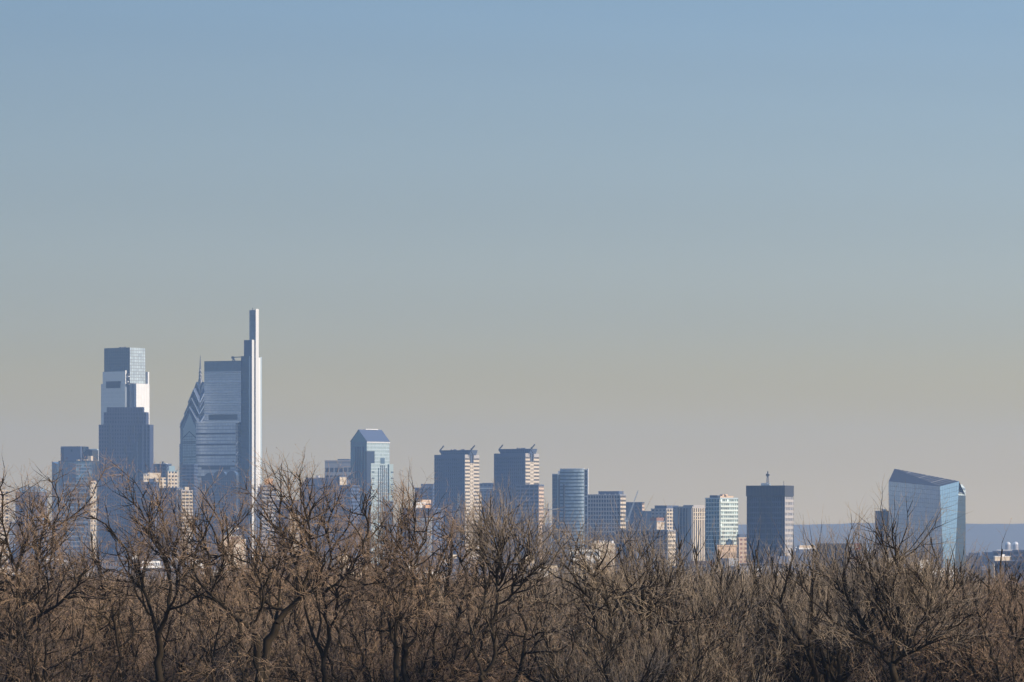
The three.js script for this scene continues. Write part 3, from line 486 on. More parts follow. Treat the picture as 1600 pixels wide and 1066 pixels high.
{ // luffing crane
  const s = 3900 / F, X = (p) => (p - 979.5) * s, Y = (p) => EYE + (HORIZON - p) * s, t = thing('luffing_crane', 'pale crane with a steep slanting boom among the right-hand offices', 'crane', [(979.5 - 800) * s, 0, -3900]);
  part('boom', M.silver, t, (m) => { const a = [X(981), Y(812)], c = [X(997), Y(766.8)]; for (const o of [-.7, .7]) for (const z of [-.6, .6]) m.bar([a[0] + o, a[1], z], [c[0] + o * .3, c[1], z], .3); for (let k = 0; k < 16; k++) { const u = k / 16, v = (k + 1) / 16, L = (w, e) => [a[0] + (c[0] - a[0]) * w + e, a[1] + (c[1] - a[1]) * w, .6]; m.bar(L(u, -.6), L(v, .6), .2).bar(L(u, .6), L(v, -.6), .2); } });
  part('machine_deck', M.silver, t, (m) => m.box(X(976.5), X(983), Y(815.5), Y(812.5), -1.6, 1.6).box(X(975.5), X(978), Y(814), Y(810), -1.4, 1.4));
  part('mast', M.grey, t, (m) => { for (const [x, z] of [[-.8, -.8], [.8, -.8], [.8, .8], [-.8, .8]]) m.bar([x, 0, z], [x, Y(815), z], .4); for (let y = 0; y < Y(815) - 2.6; y += 2.6) m.bar([-.8, y, .8], [.8, y + 2.6, .8], .25); });
  part('a_frame', M.silver, t, (m) => m.bar([X(980), Y(812), 0], [X(977), Y(803), 0], .5).bar([X(977), Y(803), 0], [X(990), Y(787), 0], .15));
}
{ // cream stepped block with dark penthouse
  const b = new Building('office_tower', 'block with dark penthouse, shaded left wall and cream balconied right side', 'building', 1041, 4300, 40);
  const r = boxTower(b, 1018.5, 1054, 796.5, { core: M.concrete, left: { pane: M.darkglass, band: M.concrete, bandH: .6, pierW: .4 }, right: { pane: M.dark, band: M.cream, bandH: .45, pierW: .3, proud: .8 }, floor: 3.6 });
  b.box('penthouse', M.slate, b.X(1021.6), b.X(1040), r.y1, b.Y(790), -22, -2);
}
{ const b = new Building('stone_block', 'small cream block with a red-brown roof floor in front of the balconied block', 'building', 1026, 3900, 52); const r = boxTower(b, 1016, 1038, 816, { core: M.cream, left: { pane: M.grey, band: M.grey }, right: { pane: M.tan, band: M.cream, bandH: .6, pierW: .5 }, floor: 4.4 }); b.box('brick_storey', M.brick, r.x0, -.2, r.y1 + .1, b.Y(809), r.z0, -.2); }
{ // long low dark building with lit end
  const b = new Building('apartment_block', 'long dark low block with a sunlit windowed end among the treetops right of centre', 'building', 1043, 3200, 24);
  const r = boxTower(b, 962, 1056, 830.5, { core: M.slate, left: { pane: M.darkglass, band: M.grey, bandH: .3, pierW: .3, proud: .5 }, right: { pane: M.dark, band: M.cream, bandH: .4, pierW: .35, proud: .5 }, floor: 3.3, bay: 3.2 });
  for (let i = 0; i < 10; i++) b.box('roof_unit', M.silver, b.X(966 + i * 7.4), b.X(968 + i * 7.4), r.y1, r.y1 + 1.4, -4, -2);
}
{ const b = new Building('office_block', 'shaded low wing left of the long dark block under the grid office', 'building', 962, 3500, 14); boxTower(b, 919, 966, 836, { core: M.slate, left: { pane: M.darkglass, band: M.slate, bandH: .4 }, right: { pane: M.dark, band: M.slate } }); }
{ const b = new Building('stone_block', 'jagged sunlit cream rooftops in front of the grid office', 'building', 924, 2900, 66); const r = boxTower(b, 920, 960.5, 852, { core: M.cream, left: { pane: M.grey, band: M.cream }, right: { pane: M.tan, band: M.cream, bandH: .6, pierW: .5 }, floor: 4 }); for (let i = 0; i < 8; i++) { const z = r.z0 * (i + .1) / 8; b.box('roof_gable', [M.cream, M.white, M.tan][i % 3], -ran(6, 10), -.3, r.y1, r.y1 + ran(1, 3.6), z + r.z0 * .085, z); } }
{ const b = new Building('warehouse', 'white-walled low hall behind the treetops left of the long dark block', 'building', 890, 2700, 60); boxTower(b, 884, 938, 862, { core: M.white, left: { pane: M.grey, band: M.white }, right: { pane: M.blueglass, band: M.white, bandH: .5, pierW: .3 }, floor: 6, bay: 6 }); }
{ const b = new Building('stone_block', 'low pale block with tall cream piers behind the treetops left of the long dark block', 'building', 896, 2500, 60); boxTower(b, 890, 922, 876, { core: M.white, left: { pane: M.grey, band: M.white }, right: { pane: M.darkglass, band: M.cream, bandH: .2, pierW: .55 }, floor: 11, bay: 3 }); }
{ // vertical striped block
  const b = new Building('office_tower', 'block with cream vertical piers left of the green banded tower', 'building', 1081.6, 3700, 36);
  const r = boxTower(b, 1053.4, 1103.6, 794.3, { core: M.slate, left: { pane: M.darkglass, band: null, pier: M.concrete, pierW: .35, proud: .8 }, right: { pane: M.dark, band: null, pier: M.cream, pierW: .5, proud: 1 }, bay: 3.3, cap: M.concrete, capH: 1.6 });
  for (const [p, q] of [[1054, 1060], [1074, 1081]]) b.box('blank_panel', M.concrete, b.X(p, .8), b.X(q, .8), 0, r.y1 - .3, .1, .95);
  b.box('penthouse', M.concrete, b.X(1064.2), b.X(1085, -5), r.y1, b.Y(789.4), -22, -4);
  b.part('floor_break', M.cream, (m) => { for (const p of [801, 807, 812]) m.box(.1, 1.1, b.Y(p + .5), b.Y(p - .5), r.z0, 0); });
}
{ // green banded tower
  const b = new Building('apartment_tower', 'pale green balconied tower with a tan penthouse left of the dark antenna block', 'building', 1125, 3600, 40);
  const r = boxTower(b, 1103.8, 1154.2, 780, { core: M.teal, left: { pane: M.teal, band: M.palegreen, bandH: .22, pierW: .08, proud: .6 }, right: { pane: M.greenglass, band: M.palegreen, bandH: .45, pierW: .1, proud: .7, lit: .05, jitter: .55 }, floor: 3.6, bay: 3, cap: M.paleglass });
  b.box('penthouse', M.slate, b.X(1110, -4), b.X(1121.6, -4), r.y1, b.Y(774), -16, -4);
  b.box('tan_penthouse', M.tan, -8, -3, r.y1, b.Y(775), b.Z(1148, -3), b.Z(1126, -3));
  roofClutter(b, -8, -3, b.Z(1146, -3), b.Z(1128, -3), b.Y(775), 4, M.tan, 2);
}
{ const b = new Building('brick_block', 'low tan block at the foot of the green balconied tower', 'building', 1121, 3300, 68); boxTower(b, 1118, 1152, 854, { core: M.tan, left: { pane: M.brick, band: M.tan }, right: { pane: M.tan, band: M.tan, bandH: .3, pierW: .15 }, floor: 5 }); }
{ const b = new Building('brick_block', 'pinkish tan block left of the dark antenna block', 'building', 1154.5, 3600, 66); const r = boxTower(b, 1152, 1168, 842, { core: M.tan, left: { pane: M.dark, band: M.tan }, right: { pane: M.brick, band: M.tan, bandH: .5, pierW: .4 }, floor: 3.8 }); b.box('water_tank_house', M.slate, -6, -1, r.y1, b.Y(835), -10, -1); }
{ // dark block with antenna
  const b = new Building('office_tower', 'dark block with a solid top band and a lattice antenna on its roof', 'building', 1226, 3250, 22);
  const x0 = b.X(1168.4), z0 = b.Z(1242), yT = b.Y(758.8), yc = b.Y(775.5);
  b.box('tower_body', M.dark, x0, 0, 0, yc, z0, 0);
  const xs = [1168.4, 1172.5, 1188, 1206, 1222, 1226].map((p) => b.X(p));
  for (let i = 0; i < 5; i++) facade(b, 'L', 0, xs[i], xs[i + 1], 0, yc - 1, { floors: 26, bays: i % 2 ? 5 : 2, pane: M.darkglass, band: i % 2 ? M.slate : M.granite, bandH: .35, pierW: .06, proud: .3 });
  for (const p of [1172.5, 1188, 1206, 1222]) b.box('dark_pier', M.dark, b.X(p - .6, .5), b.X(p + .6, .5), 0, yc, .1, .7);
  facade(b, 'R', 0, z0, 0, 0, yc - .4, { floors: 26, bays: 5, pane: M.grey, band: M.concrete, bandH: .5, pierW: .05, proud: .3 });
  b.part('top_band', M.dark, (m) => m.box(x0 - .5, .5, yc, yT, z0 - .5, .6));
  for (let i = 0; i < 12; i++) b.box('top_panel', M.darkglass, b.X(1169 + i * 4.75, .6), b.X(1173 + i * 4.75, .6), yc + .8, yT - .8, .5, .72);
  b.part('antenna', M.grey, (m) => { const x = b.X(1202, -12), y0 = yT, y1 = b.Y(744); for (const [i, k] of [[-.9, -.9], [.9, -.9], [.9, .9], [-.9, .9]]) m.bar([x + i, y0, -12 + k], [x + i * .5, y1, -12 + k * .5], .26); for (let y = y0; y < y1 - 1.6; y += 1.8) m.bar([x - .8, y, -11.2], [x + .8, y + 1.8, -11.2], .18).bar([x + .8, y, -11.2], [x - .8, y + 1.8, -11.2], .18); });
  b.part('antenna_head', M.steel, (m) => { const x = b.X(1202, -12); m.box(x - 1.3, x - .6, b.Y(743.5), b.Y(740), -12.6, -11.4).box(x + .6, x + 1.3, b.Y(743.5), b.Y(740.5), -12.6, -11.4).bar([x, b.Y(745), -12], [x, b.Y(736), -12], .7); });
  roofClutter(b, b.X(1182), b.X(1200), -14, -3, yT, 9, M.silver, 2.0);
  b.box('roof_mast', M.steel, b.X(1225, -4), b.X(1225.5, -4), yT, b.Y(751.5), -4.3, -4);
}
{ // lit strip low building
  const b = new Building('warehouse', 'low building with a bright cream upper strip right of the dark antenna block', 'building', 1249, 3100, 66);
  const r = boxTower(b, 1245, 1276, 858.5, { core: M.slate, left: { pane: M.grey, band: M.white }, right: { pane: M.slate, band: M.slate } });
  b.box('pale_storey', M.cream, r.x0, -.5, r.y1 + .1, b.Y(852.5), r.z0 + .5, -.5); for (let i = 0; i < 8; i++) b.box('storey_window', M.tan, -.52, -.4, r.y1 + .8, b.Y(853.6), r.z0 * (i + .8) / 8, r.z0 * (i + .2) / 8);
}
{ // dark sign building
  const b = new Building('sign_building', 'low dark building with white lettering and a red square sign along its top', 'building', 1346, 3000, 5);
  const r = boxTower(b, 1275, 1347, 852, { core: M.slate, left: { pane: M.darkglass, band: M.slate, bandH: .4 }, right: { pane: M.dark, band: M.slate }, floor: 5, cap: M.dark });
  b.box('sign_band', M.dark, b.X(1286), 0, b.Y(859), b.Y(850.4), .1, .9);
  const sg = b.box('red_sign', M.red, b.X(1335.4, 1), b.X(1344.6, 1), b.Y(858.6), b.Y(849.6), .5, 1.3);
  part('sign_letter', M.white, sg, (m) => { const x = b.X(1336.9, 1), w = b.X(1341.6, 1) - x, y = b.Y(856.4), t = b.Y(851); m.box(x, x + w * .28, y, t, 1.3, 1.5).box(x + w * .72, x + w, y, t, 1.3, 1.5).box(x + w * .28, x + w * .72, y, y + (t - y) * .28, 1.3, 1.5); });
  for (const [p, q] of [[1326, 1328.4], [1329, 1331.2], [1332, 1334.4]]) b.part('sign_letter', M.white, (m) => { const x = b.X(p, 1), w = b.X(q, 1) - x, y = b.Y(855.6), t = b.Y(851.6), h = (t - y) / 5; m.box(x, x + w * .3, y, t, .9, 1.15).box(x + w * .3, x + w, y, y + h, .9, 1.15).box(x + w * .3, x + w, t - h, t, .9, 1.15).box(x + w * .3, x + w * .8, y + h * 2, y + h * 3, .9, 1.15); });
}
{ // faceted mirror tower
  const D = 3500, s = D / F, t = thing('faceted_tower', 'faceted mirror-glass tower like a cut crystal at the right', 'building', [(1470 - 800) * s, 0, -D]);
  const V = (px, py, z) => { const k = (D - z) / F; return [(px - 800) * k - (1470 - 800) * s, py === null ? 0 : EYE + (HORIZON - py) * k, z]; };
  const A = V(1388.7, 752.3, -14), B = V(1468.8, 760.2, 8), E = V(1498.9, 752.3, -14), T = V(1397.9, 732.6, -36), R = V(1509, 774.8, -38), A0 = V(1389.4, null, -14), B0 = V(1479, null, 9), E0 = V(1486.4, null, 4), R0 = V(1509, null, -38), E1 = V(1496.4, 774.8, -12.4);
  const K = V(1500, 770, -60), K0 = V(1500, null, -60), T0 = V(1397.9, null, -50);
  part('tower_core', M.dark, t, (m) => { const q = (a) => [a[0], a[1], a[2] - .6]; m.quad(...[A0, B0, B, A].map(q)).quad(...[B0, E0, E, B].map(q)).quad(...[E0, R0, R, E1].map(q)).quad(...[R0, K0, K, R].map(q)).quad(...[K0, T0, T, K].map(q)).quad(...[T0, A0, A, T].map(q)).tri(...[E, K, T].map(q)).tri(...[E, R, K].map(q)); });
  const patch = (name, material, P00, P10, P11, P01, nx, ny, jit, tilt) => {   // panes laid on a facet, each very slightly out of true
    const m = new MB(), v = (a) => new THREE.Vector3(...a), L = (u, w) => v(P00).lerp(v(P10), u).lerp(v(P01).lerp(v(P11), u), w);
    const n = v(P10).sub(v(P00)).cross(v(P01).sub(v(P00))).normalize(), g = .025;
    for (let j = 0; j < ny; j++) { const row = ran(1 - jit * .6, 1 + jit * .6); for (let i = 0; i < nx; i++) {
      m.tone = clamp(row * ran(1 - jit, 1 + jit), .3, 1.5); const q = [[i + g, j + g * .9], [i + 1 - g, j + g * .9], [i + 1 - g, j + 1 - g], [i + g, j + 1 - g]].map(([a, c]) => L(a / nx, c / ny).addScaledVector(n, ran(0, tilt)).toArray());
      m.prism(q, n.clone().multiplyScalar(-.2).toArray());
    } }
    return m.build(name, material, t, 'stuff');
  };
  patch('front_facet', M.mirror, A0, B0, B, A, 26, 32, .06, .012);
  patch('narrow_facet', M.mirrorblue, B0, E0, E, B, 8, 32, .02, .004);  // blue sky reflection partly put into this facet's mirror tint
  patch('side_facet', M.darkteal, E0, R0, R, E1, 8, 28, .08, .02);
  part('roof_facet', M.dark, t, (m) => m.prism([A, B, T], [0, -.5, -.8]));
  part('roof_screen', M.dark, t, (m) => m.prism([B, E, T], [0, -.5, -.8]));
  for (let k = 1; k < 15; k++) { const u = k / 15, v = (a, c, w) => a.map((x, i) => x + (c[i] - x) * w); part('screen_rib', k % 4 ? M.steel : M.grey, t, (m) => m.bar(v(T, E, u).map((x, i) => x + (i === 1 ? .2 : i === 2 ? .3 : 0)), v(T, B, u).map((x, i) => x + (i === 1 ? .2 : i === 2 ? .3 : 0)), .32)); }
  part('rear_screen', M.paleglass, t, (m) => { const a = V(1497, 774, -30), c = V(1509, 774, -38), d = V(1509, 764, -38), e = V(1503, 757, -36), f = V(1498.6, 757, -32); m.prism([a, c, d, e, f], [0, 0, -.6]); });
  part('screen_rail', M.silver, t, (m) => { for (const p of [760, 765, 770, 774.6]) m.bar(V(1498, p, -29), V(1509, p < 763 ? 764 : p, -37.4), .5); });
  const wl = [V(1372.3, 798.3, -30), V(1392, 798.3, -30)];
  part('lower_wing', M.slate, t, (m) => m.box(wl[0][0], wl[1][0], 0, wl[0][1], -60, -30));
  part('wing_window', M.blueglass, t, (m) => { for (let j = 0; j < 20; j++) for (let i = 0; i < 6; i++) { m.tone = ran(.7, 1.3); const w = (wl[1][0] - wl[0][0]) / 6, h = wl[0][1] / 20; m.box(wl[0][0] + (i + .08) * w, wl[0][0] + (i + .92) * w, (j + .3) * h, (j + .95) * h, -30, -29.9); } }, 'stuff');
  part('roof_unit', M.white, t, (m) => m.box(wl[0][0] + 5, wl[0][0] + 8, wl[0][1], wl[0][1] + 1.2, -40, -36)); part('roof_unit', M.steel, t, (m) => m.box(wl[0][0] + 3.6, wl[0][0] + 4.6, wl[0][1], wl[0][1] + 1.8, -40, -37));
}
{ // beige columned building, right edge
  const b = new Building('stone_building', 'cream stepped stone building with tall window bays near the right edge', 'building', 1553, 3000, 62);
  const x0 = b.X(1550), z0 = b.Z(1586), y0 = b.Y(884), y1 = b.Y(870.3);
  b.box('lower_storey', M.cream, x0 - 2, 0, 0, y0, z0, 0);
  b.box('upper_block', M.cream, x0, -1.5, y0, y1, z0 + 2, -2);
  b.part('cornice', M.white, (m) => m.box(x0 - 2.4, .5, y0, y0 + .6, z0 - .4, .4).box(x0 - .3, -1.1, y1, y1 + .5, z0 + 1.6, -1.6));
  for (let i = 0; i < 6; i++) { const z = z0 * (i + .7) / 6.6; b.box('tall_window', M.darkglass, -.4, .08, y0 - 9.5, y0 - 2, z - 1.5, z + 1.1); b.box('column', M.cream, 0, .8, y0 - 10, y0 - .6, z + 1.3, z + 2.1); }
  b.box('side_wing', M.cream, -14, 1, 0, b.Y(885), b.Z(1596, 1), z0 - .01);
  b.box('wing_window', M.darkglass, .9, 1.08, b.Y(896), b.Y(889), b.Z(1593, 1), b.Z(1589.5, 1));
  b.box('roof_house', M.white, -9, -4, y1, b.Y(866.5), b.Z(1573, -4), b.Z(1568, -4));
}
{ const b = new Building('warehouse', 'dark flat shed directly behind the cream stone building', 'building', 1584, 3400, 8); boxTower(b, 1552, 1588, 863.5, { core: M.slate, left: { pane: M.darkglass, band: M.slate }, right: { pane: M.dark, band: M.slate }, cap: M.slate }); }
{ const b = new Building('warehouse', 'low hall with a bright white roof edge behind the cream stone building', 'building', 1586, 3900, 6); const r = boxTower(b, 1559, 1589, 861.5, { core: M.slate, left: { pane: M.darkglass, band: M.slate }, right: { pane: M.dark, band: M.slate }, cap: M.white, capH: 1.4 }); b.box('white_fascia', M.white, r.x0, 0, r.y1 - .6, r.y1 + 1.3, .55, .9); }
{ const b = new Building('office_block', 'blue shaded low block cut off by the right edge of the picture', 'building', 1612, 3300, 8); boxTower(b, 1583, 1620, 862, { core: M.slate, left: { pane: M.darkglass, band: M.slate, bandH: .4 }, right: { pane: M.dark, band: M.slate } }); }
for (const [px, nth] of [[1575, 'left'], [1587, 'right']]) {   // white domed tanks far out on the plain
  const D = 6600, s = D / F, t = thing('domed_tank', nth + ' one of two white domed tanks shining on the far plain', 'tank', [(px - 800) * s, 4, -D], 0, 'white domed tanks');
  const y = EYE + (HORIZON - 851) * s - 4, r = 4.3 * s, g = new THREE.SphereGeometry(r, 24, 10, 0, Math.PI * 2, 0, Math.PI / 2); g.setAttribute('color', new THREE.Float32BufferAttribute(new Float32Array(g.attributes.position.count * 3).fill(1), 3));
  const d = new THREE.Mesh(g, M.white); d.name = 'dome'; d.position.y = y; t.add(d);
  const w = new THREE.CylinderGeometry(r, r, y, 24); w.setAttribute('color', new THREE.Float32BufferAttribute(new Float32Array(w.attributes.position.count * 3).fill(1), 3));
  const c = new THREE.Mesh(w, M.concrete); c.name = 'wall'; c.position.y = y / 2; t.add(c);
}
{ const D = 8050, s = D / F, x = (1517 - 800) * s, g0 = groundAt(x, -D) + hillAt(x, -D) - 3, t = thing('water_tower', 'pale round water tower on the far ridge right of the faceted tower', 'tower', [x, g0, -D]);
  const y = EYE + (HORIZON - 822) * s - g0, one = (g) => { g.setAttribute('color', new THREE.Float32BufferAttribute(new Float32Array(g.attributes.position.count * 3).fill(1), 3)); return g; };
  const tank = new THREE.Mesh(one(new THREE.SphereGeometry(4.6 * s, 20, 12)), M.grey); tank.name = 'tank'; tank.scale.y = .62; tank.position.y = y; t.add(tank);
  const stem = new THREE.Mesh(one(new THREE.CylinderGeometry(1.2 * s, 2 * s, y, 12)), M.grey); stem.name = 'stem'; stem.position.y = y / 2; t.add(stem); }
// ordinary mid-rise and low blocks filling the hazy base of the city
{
  const kinds = [['slate', M.slate, M.slate], ['grey', M.grey, M.concrete], ['cream', M.cream, M.cream], ['brick', M.brick, M.tan], ['white', M.white, M.white]].map(([n, core, band]) => { const g = new THREE.Group(); return { n, core, band, g }; });
  const words = { slate: 'dark low block', grey: 'grey low block', cream: 'cream low block', brick: 'brick low block', white: 'white low block' };
  const proto = {};
  const spots = [];
  for (let i = 0; i < 110; i++) { const D = ran(2300, 5600), px = ran(-60, 1660), top = clamp(892 - (D - 2300) / 3300 * 22 + ran(-16, 10), 846, 902); spots.push([px, D, top, rnd()]); }
  for (const [px, D, top, q] of spots) {
    const right = px > 1240, k = kinds[q < .42 ? 0 : q < .6 ? 1 : q < .74 ? 2 : q < .86 ? 3 : 4], h = Math.max(9, EYE + (HORIZON - (right ? Math.max(top, 864) : top)) * D / F), w = ran(22, 60), dp = ran(18, 40), s = D / F;
    const label = (h * F / D > 60 ? 'taller ' : '') + words[k.n] + (D > 4300 ? ' far' : D > 3300 ? '' : ' close') + ' behind the treetops ' + landmark(px);
    let o = proto[k.n];
    if (!o) {
      const b = new Building('low_block', label, 'building', px, D, 30); o = proto[k.n] = b.o; o.userData.group = 'low city blocks behind the treetops'; b.o.rotation.y = 0;
      // unit block, 40 x 40 x 30 m, scaled per copy
      b.box('wall', k.core, -20, 20, 0, 40, -15, 15); b.t = 0;
      facade(b, 'L', 15, -20, 20, 0, 39, { floors: 11, bays: 15, pane: M.darkglass, band: k.band, bandH: .5, pierW: .4, proud: .4 });
      facade(b, 'R', 20, -15, 15, 0, 39, { floors: 11, bays: 11, pane: M.darkglass, band: k.band, bandH: .5, pierW: .4, proud: .4 });
      b.box('roof', M.roof, -20.5, 20.5, 40, 40.8, -15.5, 15.5); b.box('roof_house', k.core, -6, 5, 40.8, 44, -6, 4);
    } else { o = o.clone(); o.name = numbered('low_block'); scene.add(o); o.userData = { label, category: 'building', group: 'low city blocks behind the treetops' }; }
    o.position.set((px - 800) * s, 3.5, -D); o.scale.set(w / 40, h / 44, dp / 30); o.rotation.y = -ran(.35, .8);
  }
}
// ---------------------------------------------------------------- the bare winter trees
const bark = new THREE.MeshPhysicalMaterial({ color: new THREE.Color(.030, .0225, .0145), roughness: 1, specularIntensity: .15, vertexColors: true });
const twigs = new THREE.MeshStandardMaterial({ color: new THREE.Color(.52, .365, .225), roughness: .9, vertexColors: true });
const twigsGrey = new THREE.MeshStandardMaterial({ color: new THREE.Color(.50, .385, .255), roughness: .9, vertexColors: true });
const frontTwigs = new THREE.MeshStandardMaterial({ color: new THREE.Color(.37, .25, .15), roughness: .9, vertexColors: true });
const frontTwigsGrey = new THREE.MeshStandardMaterial({ color: new THREE.Color(.37, .282, .187), roughness: .9, vertexColors: true });
const dryLeaf = new THREE.MeshStandardMaterial({ color: new THREE.Color(.28, .14, .065), roughness: .9, side: THREE.DoubleSide, vertexColors: true });

class Wood {   // tapered tubes along polylines, smooth across the ring
  constructor() { this.p = []; this.n = []; this.c = []; this.i = []; this.count = 0; }
  tube(pts, rad, sides, tone = 1) {
    const n = pts.length; let ux = 0, uy = 0, uz = 0;
    for (let k = 0; k < n; k++) {
      const a = pts[Math.max(0, k - 1)], b = pts[Math.min(n - 1, k + 1)];
      let dx = b[0] - a[0], dy = b[1] - a[1], dz = b[2] - a[2]; const l = Math.hypot(dx, dy, dz) || 1; dx /= l; dy /= l; dz /= l;
      if (!k) { if (Math.abs(dy) < .9) { ux = -dz; uy = 0; uz = dx; } else { ux = 0; uy = -dz; uz = dy; } }
      const dot = ux * dx + uy * dy + uz * dz; ux -= dx * dot; uy -= dy * dot; uz -= dz * dot; const m = Math.hypot(ux, uy, uz) || 1; ux /= m; uy /= m; uz /= m;
      const vx = dy * uz - dz * uy, vy = dz * ux - dx * uz, vz = dx * uy - dy * ux;
      for (let s = 0; s < sides; s++) { const t = s / sides * 6.28318, c = Math.cos(t), e = Math.sin(t), X = ux * c + vx * e, Y = uy * c + vy * e, Z = uz * c + vz * e; this.p.push(pts[k][0] + X * rad[k], pts[k][1] + Y * rad[k], pts[k][2] + Z * rad[k]); this.n.push(X, Y, Z); this.c.push(tone, tone, tone); }
    }
    for (let k = 0; k < n - 1; k++) for (let s = 0; s < sides; s++) { const a = this.count + k * sides + s, b = this.count + k * sides + (s + 1) % sides; this.i.push(a, b, a + sides, b, b + sides, a + sides); }
    this.count += n * sides;
  }
  leaf(x, y, z, r) {
    const t = ran(.6, 1.5), a = ran(0, 6.28), b = ran(-1, 1), dx = Math.cos(a) * r, dz = Math.sin(a) * r, dy = b * r;
    for (const [i, j] of [[-1, 0], [0, .6], [1, 0], [0, -.6]]) { this.p.push(x + dx * i - dz * j, y + dy * i - Math.abs(j) * r * .4 - r * j, z + dz * i + dx * j); this.n.push(dz / r * .5, .8, -dx / r * .5); this.c.push(t, t, t); }
    const q = this.count; this.i.push(q, q + 1, q + 2, q, q + 2, q + 3); this.count += 4;
  }
  geometry() {
    const g = new THREE.BufferGeometry();
    g.setAttribute('position', new THREE.Float32BufferAttribute(this.p, 3)); g.setAttribute('normal', new THREE.Float32BufferAttribute(this.n, 3)); g.setAttribute('color', new THREE.Float32BufferAttribute(this.c, 3)); g.setIndex(this.i);
    return g;
  }
  build(name, material, parent, kind) { if (!this.count) return null; const m = new THREE.Mesh(this.geometry(), material); m.name = name; m.castShadow = m.receiveShadow = true; if (kind) m.userData.kind = kind; parent.add(m); return m; }
}
const unit = (v) => { const l = Math.hypot(...v) || 1; return [v[0] / l, v[1] / l, v[2] / l]; };
function turned(d, angle) {   // a direction that leans away from d by an angle, any way round
  const a = Math.abs(d[1]) < .9 ? [0, 1, 0] : [1, 0, 0], u = unit([d[1] * a[2] - d[2] * a[1], d[2] * a[0] - d[0] * a[2], d[0] * a[1] - d[1] * a[0]]), v = [d[1] * u[2] - d[2] * u[1], d[2] * u[0] - d[0] * u[2], d[0] * u[1] - d[1] * u[0]], t = ran(0, 6.283), c = Math.cos(t) * Math.sin(angle), s = Math.sin(t) * Math.sin(angle), k = Math.cos(angle);
  return unit([d[0] * k + u[0] * c + v[0] * s, d[1] * k + u[1] * c + v[1] * s, d[2] * k + u[2] * c + v[2] * s]);
}
// style: up = pull to the light, wig = crookedness, len/rad/n/seg per level
const STYLE = {
  oak: { up: .15, wig: .38, len: [3.1, 1.7, .9, .44], rad: [.07, .029, .0125, .0085], n: [0, 6.8, 6.8, 5.2], seg: [.7, .5, .4, .32], ang: [.5, 1.05], leaf: 0 },
  vase: { up: .22, wig: .27, len: [3.2, 1.9, 1.1, .55], rad: [.06, .026, .0118, .0075], n: [0, 6.2, 5.4, 3.4], seg: [.8, .6, .45, .36], ang: [.38, .95], leaf: 0 },
  far: { up: .26, wig: .2, len: [3.4, 2.0, 1.1, .6], rad: [.08, .036, .018, .012], n: [0, 5.5, 5, 2.4], seg: [1.1, .8, .65, .7], ang: [.4, .95], leaf: 0 },
};
function branch(w, p, d, level, S, f, r0) {
  const len = S.len[level] * f * ran(.65, 1.2), n = Math.max(1, Math.round(len / S.seg[level])), r = Math.min(S.rad[level] * (.6 + .4 * f), r0 ?? 1), pts = [p], rad = [r], dirs = [d], last = level === 3;
  for (let k = 1; k <= n; k++) {
    d = unit([d[0] + ran(-1, 1) * S.wig, d[1] + ran(-1, 1) * S.wig + S.up * (level === 3 ? .6 : 1) * S.seg[level], d[2] + ran(-1, 1) * S.wig]);
    if (w.cap && k > 1 && p[1] + d[1] * len / n > w.cap + ran(-.2, 1.1)) break;
    p = [p[0] + d[0] * len / n, p[1] + d[1] * len / n, p[2] + d[2] * len / n]; pts.push(p); dirs.push(d); rad.push(r * (1 - .72 * k / n));
  }
  (level < 2 ? w.bark : w.twig).tube(pts, rad, level ? 3 : 4, level < 2 ? ran(.9, 1.15) : ran(.55, 1.35));
  if (last) { if (w.leaf && rnd() < S.leaf) w.leaf.leaf(...p, ran(.016, .036)); return; }
  const m = pts.length - 1, kids = m < 2 ? 1 : Math.round(S.n[level + 1] * ran(.7, 1.3) * Math.max(.65, f)), g = level < 2 ? clamp(f, .4, 1.15) : 1;
  for (let c = 0; c < kids; c++) {
    const u = c === 0 ? 1 : ran(.2, 1), i = Math.min(m - 1, Math.floor(u * m)), v = u * m - i, a = pts[i], b = pts[i + 1];
    branch(w, [a[0] + (b[0] - a[0]) * v, a[1] + (b[1] - a[1]) * v, a[2] + (b[2] - a[2]) * v], turned(dirs[i + 1], c === 0 ? ran(.05, .3) : ran(...S.ang)), level + 1, S, g * (c === 0 ? 1 : 1.15 - .4 * u), rad[i] * .9);
  }
}
// a crooked limb through the given points; branches leave it from `from` (share of its length) on
function limbTo(w, list, r0, r1, sides) {
  const c = new THREE.CatmullRomCurve3(list.map((p) => new THREE.Vector3(...p)), false, 'centripetal'), L = c.getLength(), n = Math.max(4, Math.round(L / .55)), pts = [], rad = [];
  for (let k = 0; k <= n; k++) { const q = c.getPointAt(k / n), j = k && k < n ? .1 : 0; pts.push([q.x + ran(-j, j), q.y + ran(-j, j), q.z + ran(-j, j)]); rad.push((r0 + (r1 - r0) * k / n) * ran(.86, 1.14)); }
  w.tube(pts, rad, sides, ran(.85, 1.15));
  return { pts, rad, L, n };
}
function clothe(w, limb, S, per, from, f = 1) {
  const { pts, rad, L, n } = limb, count = Math.round(L * (1 - from) * per * (w.dense ?? 1));
  for (let c = 0; c <= count; c++) {
    const u = c === count ? 1 : from + (1 - from) * ran(0, 1), i = Math.min(n - 1, Math.floor(u * n)), a = pts[i], b = pts[i + 1], d = unit([b[0] - a[0], b[1] - a[1], b[2] - a[2]]);
    branch(w, a, turned(d, c === count ? .15 : ran(...S.ang)), 0, S, f * (1.15 - .85 * u) * ran(.7, 1.15), rad[i] * .8);
  }
}

